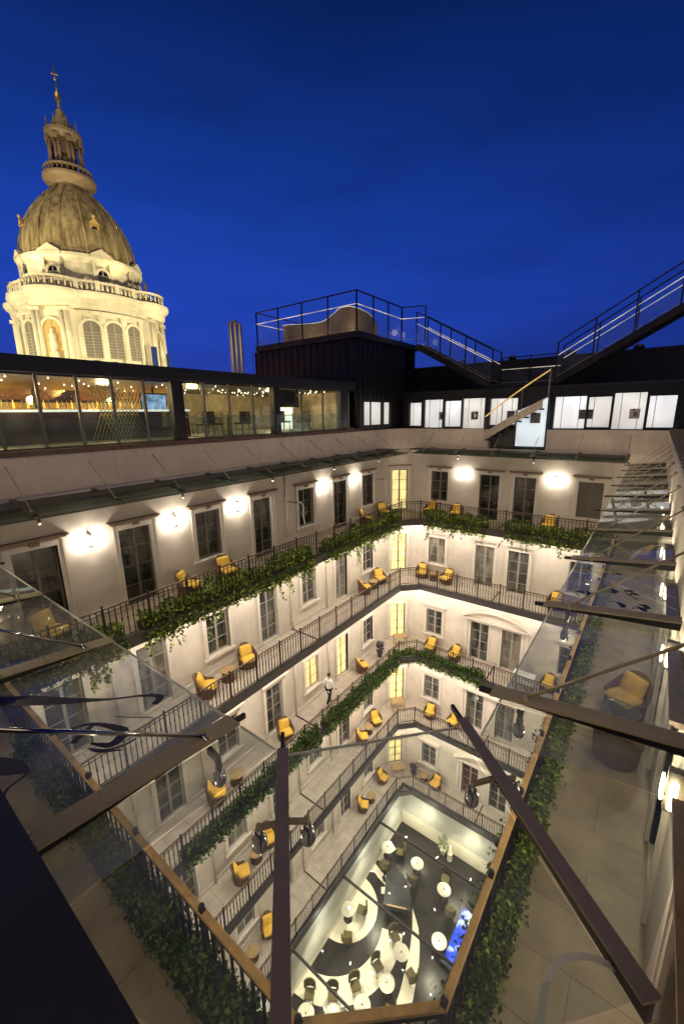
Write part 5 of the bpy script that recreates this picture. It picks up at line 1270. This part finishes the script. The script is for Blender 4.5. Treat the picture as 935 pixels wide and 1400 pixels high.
# copper dome with ribs, dormers
prof = [(6.15, 17.9), (6.15, 18.5), (6.1, 19.1), (5.92, 20.1), (5.58, 21.1), (5.1, 22.1), (4.48, 23.1), (3.8, 24.0), (3.05, 24.8), (2.35, 25.4), (2.15, 25.7)]
MB().lathe(prof, k=64).build('dome', 'dome_copper', t)
MB().lathe([(6.22, 17.9), (6.22, 18.3), (6.08, 18.4), (6.08, 18.75), (6.0, 18.8)], k=64, smooth=False, caps=False).build('dome_band', 'dome_copper', t)
for k in range(16):
    a = ang(-27 + 22.5 * k - 11.25); mb = MB(); w = .06 if k % 2 else .13
    mb.tube([((r + .03) * math.cos(a), (r + .03) * math.sin(a), z) for r, z in prof], [w] * len(prof), 6); mb.build('dome_rib', 'dome_copper', t)
for d in (18, -72, 108):
    a = ang(d); M = Matrix.Translation((5.35 * math.cos(a), 5.35 * math.sin(a), 20.6)) @ Matrix.Rotation(a + R(90), 4, 'Z'); mb = MB()
    mb.box(-.5, .5, -.35, .8, -.5, .5, M); mb.box(-.7, .7, -.45, .8, -.62, -.5, M); mb.add([M @ Vector(p) for p in ((-.62, -.45, .5), (.62, -.45, .5), (0, -.45, 1.15), (-.62, .8, .5), (.62, .8, .5), (0, .8, 1.15))], [(0,1,2),(0,2,5,3),(1,4,5,2)])
    mb.ball(M @ Vector((0, -.4, 1.3)), .16, 6); o = mb.build('dormer', 'golden_facade', t); MB().box(-.26, .26, -.37, -.351, -.35, .3, M).build('dormer_opening', 'screen_black', o)
# lantern
MB().lathe([(.95, 27.0), (.95, 30.7)], k=20).build('lantern_core', 'cornice_brown', t)
MB().lathe([(2.1, 25.6), (2.05, 26.0), (2.15, 26.2), (2.62, 26.5), (2.75, 26.75), (2.75, 27.0), (2.3, 27.05), (1.0, 27.1)], k=40, smooth=False).build('lantern_gallery', 'tan_shell', t)
mb = MB()
for q in range(30): a = 2 * math.pi * q / 30; mb.tube([(2.43 * math.cos(a), 2.43 * math.sin(a), 27.0), (2.43 * math.cos(a), 2.43 * math.sin(a), 27.6)], .08, 5)
mb.lathe([(2.32, 27.6), (2.54, 27.6), (2.54, 27.78), (2.32, 27.78), (2.32, 27.6)], k=40, smooth=False, caps=False); mb.build('lantern_balustrade', 'tan_shell', t)
for q in range(8):
    a = ang(-27 + 45 * q); mb = MB()
    for da in (-.13, .13): mb.tube([(1.68 * math.cos(a + da), 1.68 * math.sin(a + da), 27.1), (1.6 * math.cos(a + da), 1.6 * math.sin(a + da), 30.6)], [.2, .16], 8)
    mb.box(-.3, .3, -.3, .3, 30.3, 30.7, Matrix.Translation((1.62 * math.cos(a), 1.62 * math.sin(a), 0)) @ Matrix.Rotation(a, 4, 'Z')); mb.build('lantern_column', 'tan_shell', t)
    MB().lathe([(.10, 31.4), (.14, 31.7), (.07, 32.0), (.09, 32.2), (.01, 32.7)], (1.55 * math.cos(a), 1.55 * math.sin(a), 0), 6).build('lantern_finial', 'tan_shell', t)
MB().lathe([(1.5, 30.6), (1.65, 30.7), (1.9, 31.1), (1.9, 31.4), (1.3, 31.5)], k=32, smooth=False).build('lantern_cornice', 'tan_shell', t)
MB().lathe([(1.3, 31.5), (1.22, 31.9), (1.0, 32.4), (.72, 32.8), (.48, 33.15), (.38, 33.4), (.45, 33.5), (.22, 33.7), (.14, 34.2)], k=20).build('lantern_cap', 'dome_copper', t)
MB().lathe([(.12, 34.2), (.28, 34.5), (.36, 34.85), (.26, 35.2), (.08, 35.4), (.05, 36.2)], k=14).build('orb', 'gold', t)
MB().box(-.06, .06, -.06, .06, 35.4, 37.6).box(-.34, .34, -.05, .05, 36.85, 36.97, Matrix.Rotation(face + R(90), 4, 'Z')).ball((0, 0, 36.5), .16, 6).build('cross', 'gold', t)
# two dark blue strips: sky reflected in tall windows, put into the colour
for d, h in ((47, 8.9), (74, 8.6)):
    a = ang(d); M = Matrix.Translation(((R0 + 1.45) * math.cos(a), (R0 + 1.45) * math.sin(a), 0)) @ Matrix.Rotation(face + R(90), 4, 'Z'); MB().box(-.33, .33, -.04, .04, 2.0, h, M).build('blue_strip', 'sky_reflection_blue', t)

# low dark roofs beyond, far skyline
t = thing('distant_rooftops', 'low dark rooftops between the dome and the tower', 'building', (-62, 62, 0))
mb = MB(); rnd = random.Random(2)
for i in range(12): x = rnd.uniform(-14, 16); MB().box(x, x + rnd.uniform(4, 9), rnd.uniform(-5, 5), rnd.uniform(6, 12), -29, rnd.uniform(2.0, 6.5)).build('roof_block', 'dark_facade', t)

for i, (x, y, h) in enumerate([(-34, 27.5, 7.2), (-26.5, 24.5, 5.6), (-70, 62, 13)]):
    t = thing('roof_antenna', ('thin roof antenna mast between the flue pipes and the tower', 'short antenna mast near the tower side of the flue pipes', 'distant antenna mast over the dark rooftops')[i], 'antenna', (x, y, 0))
    MB().tube([(0, 0, -4), (0, 0, h)], .03 + .03 * (i == 2), 5).build('mast', 'iron', t)
    for k in range(3): MB().bar((-.35 + .08 * k, 0, h - .2 - .35 * k), (.35 - .08 * k, 0, h - .2 - .35 * k), .03).build('crossbar', 'iron', t)
for i in range(4):
    t = thing('roof_vent', f'small dark roof vent behind the far roof edge, {["first","second","third","fourth"][i]} from the tower', 'vent', (-10.6 + 3.1 * i, 27.0, 2.2), 0, 'roof vents')
    MB().lathe([(.16, -1.2), (.16, .75), (.24, .76), (.24, .95), (.05, 1.05)], k=12).build('cowl', 'dark_metal_cladding', t)
# ------------------------------------------------------------------ lamps
def light(kind, loc, power, col, rot=None, **kw):
    L = bpy.data.lights.new('lamp', kind); L.energy = power; L.color = col
    for k, v in kw.items(): setattr(L, k, v)
    o = bpy.data.objects.new('lamp', L); COL.objects.link(o); o.location = loc
    if rot: o.rotation_euler = rot
    return o
def aim(o, target):
    o.rotation_euler = (Vector(target) - o.location).to_track_quat('-Z', 'Y').to_euler()
WARM = (1.0, 0.895, 0.785)
# sconce glow on the top gallery
for y in (4.67, 7.36, 10.02, 15.32, 18.0): [light('POINT', (XL + .15, y + d, -3.44), 40, WARM, shadow_soft_size=.05) for d in (-.17, .17)]
for x in (-8.49, -3.73): [light('POINT', (x + d, YB - .15, -3.40), 36, WARM, shadow_soft_size=.05) for d in (-.17, .17)]
for y in (4.27, 6.96, 9.65, 12.34, 15.03, 17.72): light('POINT', (XR - .22, y, -3.43), 95, (1, .86, .64), shadow_soft_size=.07)
for x in (-2.65, -5.35, -8.05): light('POINT', (x, YN + .22, -3.43), 26, (1, .82, .56), shadow_soft_size=.07)  # lamps of the added near wall sconces
# small downlights on the soffits: a visible glowing disc and its lamp
DL = MB().lathe([(.075, 0), (.075, -.02), (.06, -.025), (.01, -.025)], k=14).mesh('downlight', 'downlight_disc')
for g in range(4):
    zl = F[g] - .262; q = (1.02, 1.12, 1.15, 1.15)[g]; tg = GAL[g]
    for y in (2.0, 4.67, 7.36, 10.02, 12.72, 15.38, 18.0, 20.4):
        put(DL, 'downlight', tg, (XL + 1.2, y, zl)); light('POINT', (XL + 1.2, y, zl - .12), 150 * q, WARM, shadow_soft_size=.06)
    for x in (-10.9, -8.49, -6.08, -3.70, -1.2):
        put(DL, 'downlight', tg, (x, YB - 1.22, zl)); light('POINT', (x, YB - 1.22, zl - .12), 112 * q, WARM, shadow_soft_size=.06)
    for y in (6.0, 11.0, 16.0): put(DL, 'downlight', tg, (XR - .8, y, zl)); light('POINT', (XR - .8, y, zl - .10), 110 * q, WARM, shadow_soft_size=.06)
# lobby downlights
for x, y in ((-9.8, 19.6), (-6.5, 19.6), (-9.8, 15.6), (-6.2, 15.6), (-9.8, 11.6), (-6.2, 11.6), (-9.5, 7.8), (-5, 7.8)):
    o = light('SPOT', (x, y, -25.45), 620, (1, .88, .66), (0, 0, 0), spot_size=R(120), spot_blend=.8, shadow_soft_size=.06)
for y in (8, 12, 16, 19.5): light('POINT', (RXL + .8, y, -25.9), 50, (1, .93, .78), shadow_soft_size=.12)  # added fill that brightens the left lobby wall
for x in (-9, -6, -3): light('POINT', (x, RYB - .8, -26.2), 85, (1, .90, .66), shadow_soft_size=.12)
# pavilion and rooftop gallery interiors
for y in (3.5, 7, 10.5): light('POINT', (PX - 2.8, y, 0.85), 170, (1, .74, .36), shadow_soft_size=.2)
for y in (2.2, 4.4, 6.6, 10, 15): light('POINT', (PX - 1.3, y, .1), 12, (1, .80, .46), shadow_soft_size=.15)  # added low fill that brightens the lower front of the pavilion
light('POINT', (PX - 2.8, 15.0, .7), 170, (1, .82, .52), shadow_soft_size=.2)
# amber wash on the neighbouring building
light('AREA', (-26.5, 11, -6), 7000, (1, .62, .2), (0, R(125), 0), shape='RECTANGLE', size=2, size_y=34)
# basilica floodlights
for d, z, p in ((-60, 3, 31500), (-5, 2, 34650), (50, 3, 27300)):
    a = ang(d); o = light('SPOT', (bx + 27 * math.cos(a), by + 27 * math.sin(a), z), p, (1, .86, .49), spot_size=R(75), spot_blend=.6, shadow_soft_size=1.0); aim(o, (bx, by, 14))
for d in (-40, 30): 
    a = ang(d); o = light('SPOT', (bx + 7.0 * math.cos(a), by + 7.0 * math.sin(a), 15.3), 260, (1, .66, .25), spot_size=R(120), spot_blend=.6, shadow_soft_size=.4); aim(o, (bx + 2 * math.cos(a), by + 2 * math.sin(a), 30))
a = ang(-50); o = light('SPOT', (bx + 26 * math.cos(a), by + 26 * math.sin(a), 9), 14000, (1, .82, .44), spot_size=R(28), spot_blend=.7, shadow_soft_size=.8); aim(o, (bx, by, 22))
# added warm fill standing for city and roof terrace glow on upward faces
L = bpy.data.lights.new('warm_fill', 'SUN'); L.energy = 1.15; L.color = (1, .78, .50); L.angle = R(70); so = bpy.data.objects.new('warm_fill', L); COL.objects.link(so)
so.rotation_euler = Vector((-.35, .55, -1.0)).to_track_quat('-Z', 'Y').to_euler()
# deck glow
light('POINT', (-17, 19.2, 4.5), 22, (1, .75, .42), shadow_soft_size=.2); light('POINT', (-14, 19.0, 4.5), 16, (1, .75, .42), shadow_soft_size=.2); light('POINT', (-12.7, 22.6, 4.6), 10, (1, .75, .42), shadow_soft_size=.2)

# ------------------------------------------------------------------ camera (calibrated from the courtyard's vanishing points)
f, pi_, ro, ya = 560.68, 0.234346, -0.016862, 0.649774
cp, sp_, cy, sy = math.cos(pi_), math.sin(pi_), math.cos(ya), math.sin(ya)
fw = Vector((-sy * cp, cy * cp, -sp_)); rt = Vector((cy, sy, 0)); up = rt.cross(fw)
r2 = math.cos(ro) * rt + math.sin(ro) * up; u2 = -math.sin(ro) * rt + math.cos(ro) * up
cd = bpy.data.cameras.new('camera'); cam = bpy.data.objects.new('camera', cd); COL.objects.link(cam)
cd.sensor_fit = 'VERTICAL'; cd.sensor_height = 36; cd.lens = f / 1400 * 36; cd.clip_start = .02; cd.clip_end = 3000
cam.matrix_world = Matrix(((r2.x, u2.x, -fw.x, 0), (r2.y, u2.y, -fw.y, 0), (r2.z, u2.z, -fw.z, 0), (0, 0, 0, 1)))
S.camera = cam
S.view_settings.view_transform = 'Standard'; S.view_settings.look = 'None'; S.view_settings.exposure = 0
S.cycles.use_denoising = True; S.cycles.max_bounces = 8; S.cycles.diffuse_bounces = 3; S.cycles.glossy_bounces = 3; S.cycles.use_adaptive_sampling = True; S.cycles.adaptive_threshold = 0.02; S.cycles.transparent_max_bounces = 16; S.cycles.caustics_reflective = False; S.cycles.caustics_refractive = False
S.cycles.sample_clamp_indirect = 6
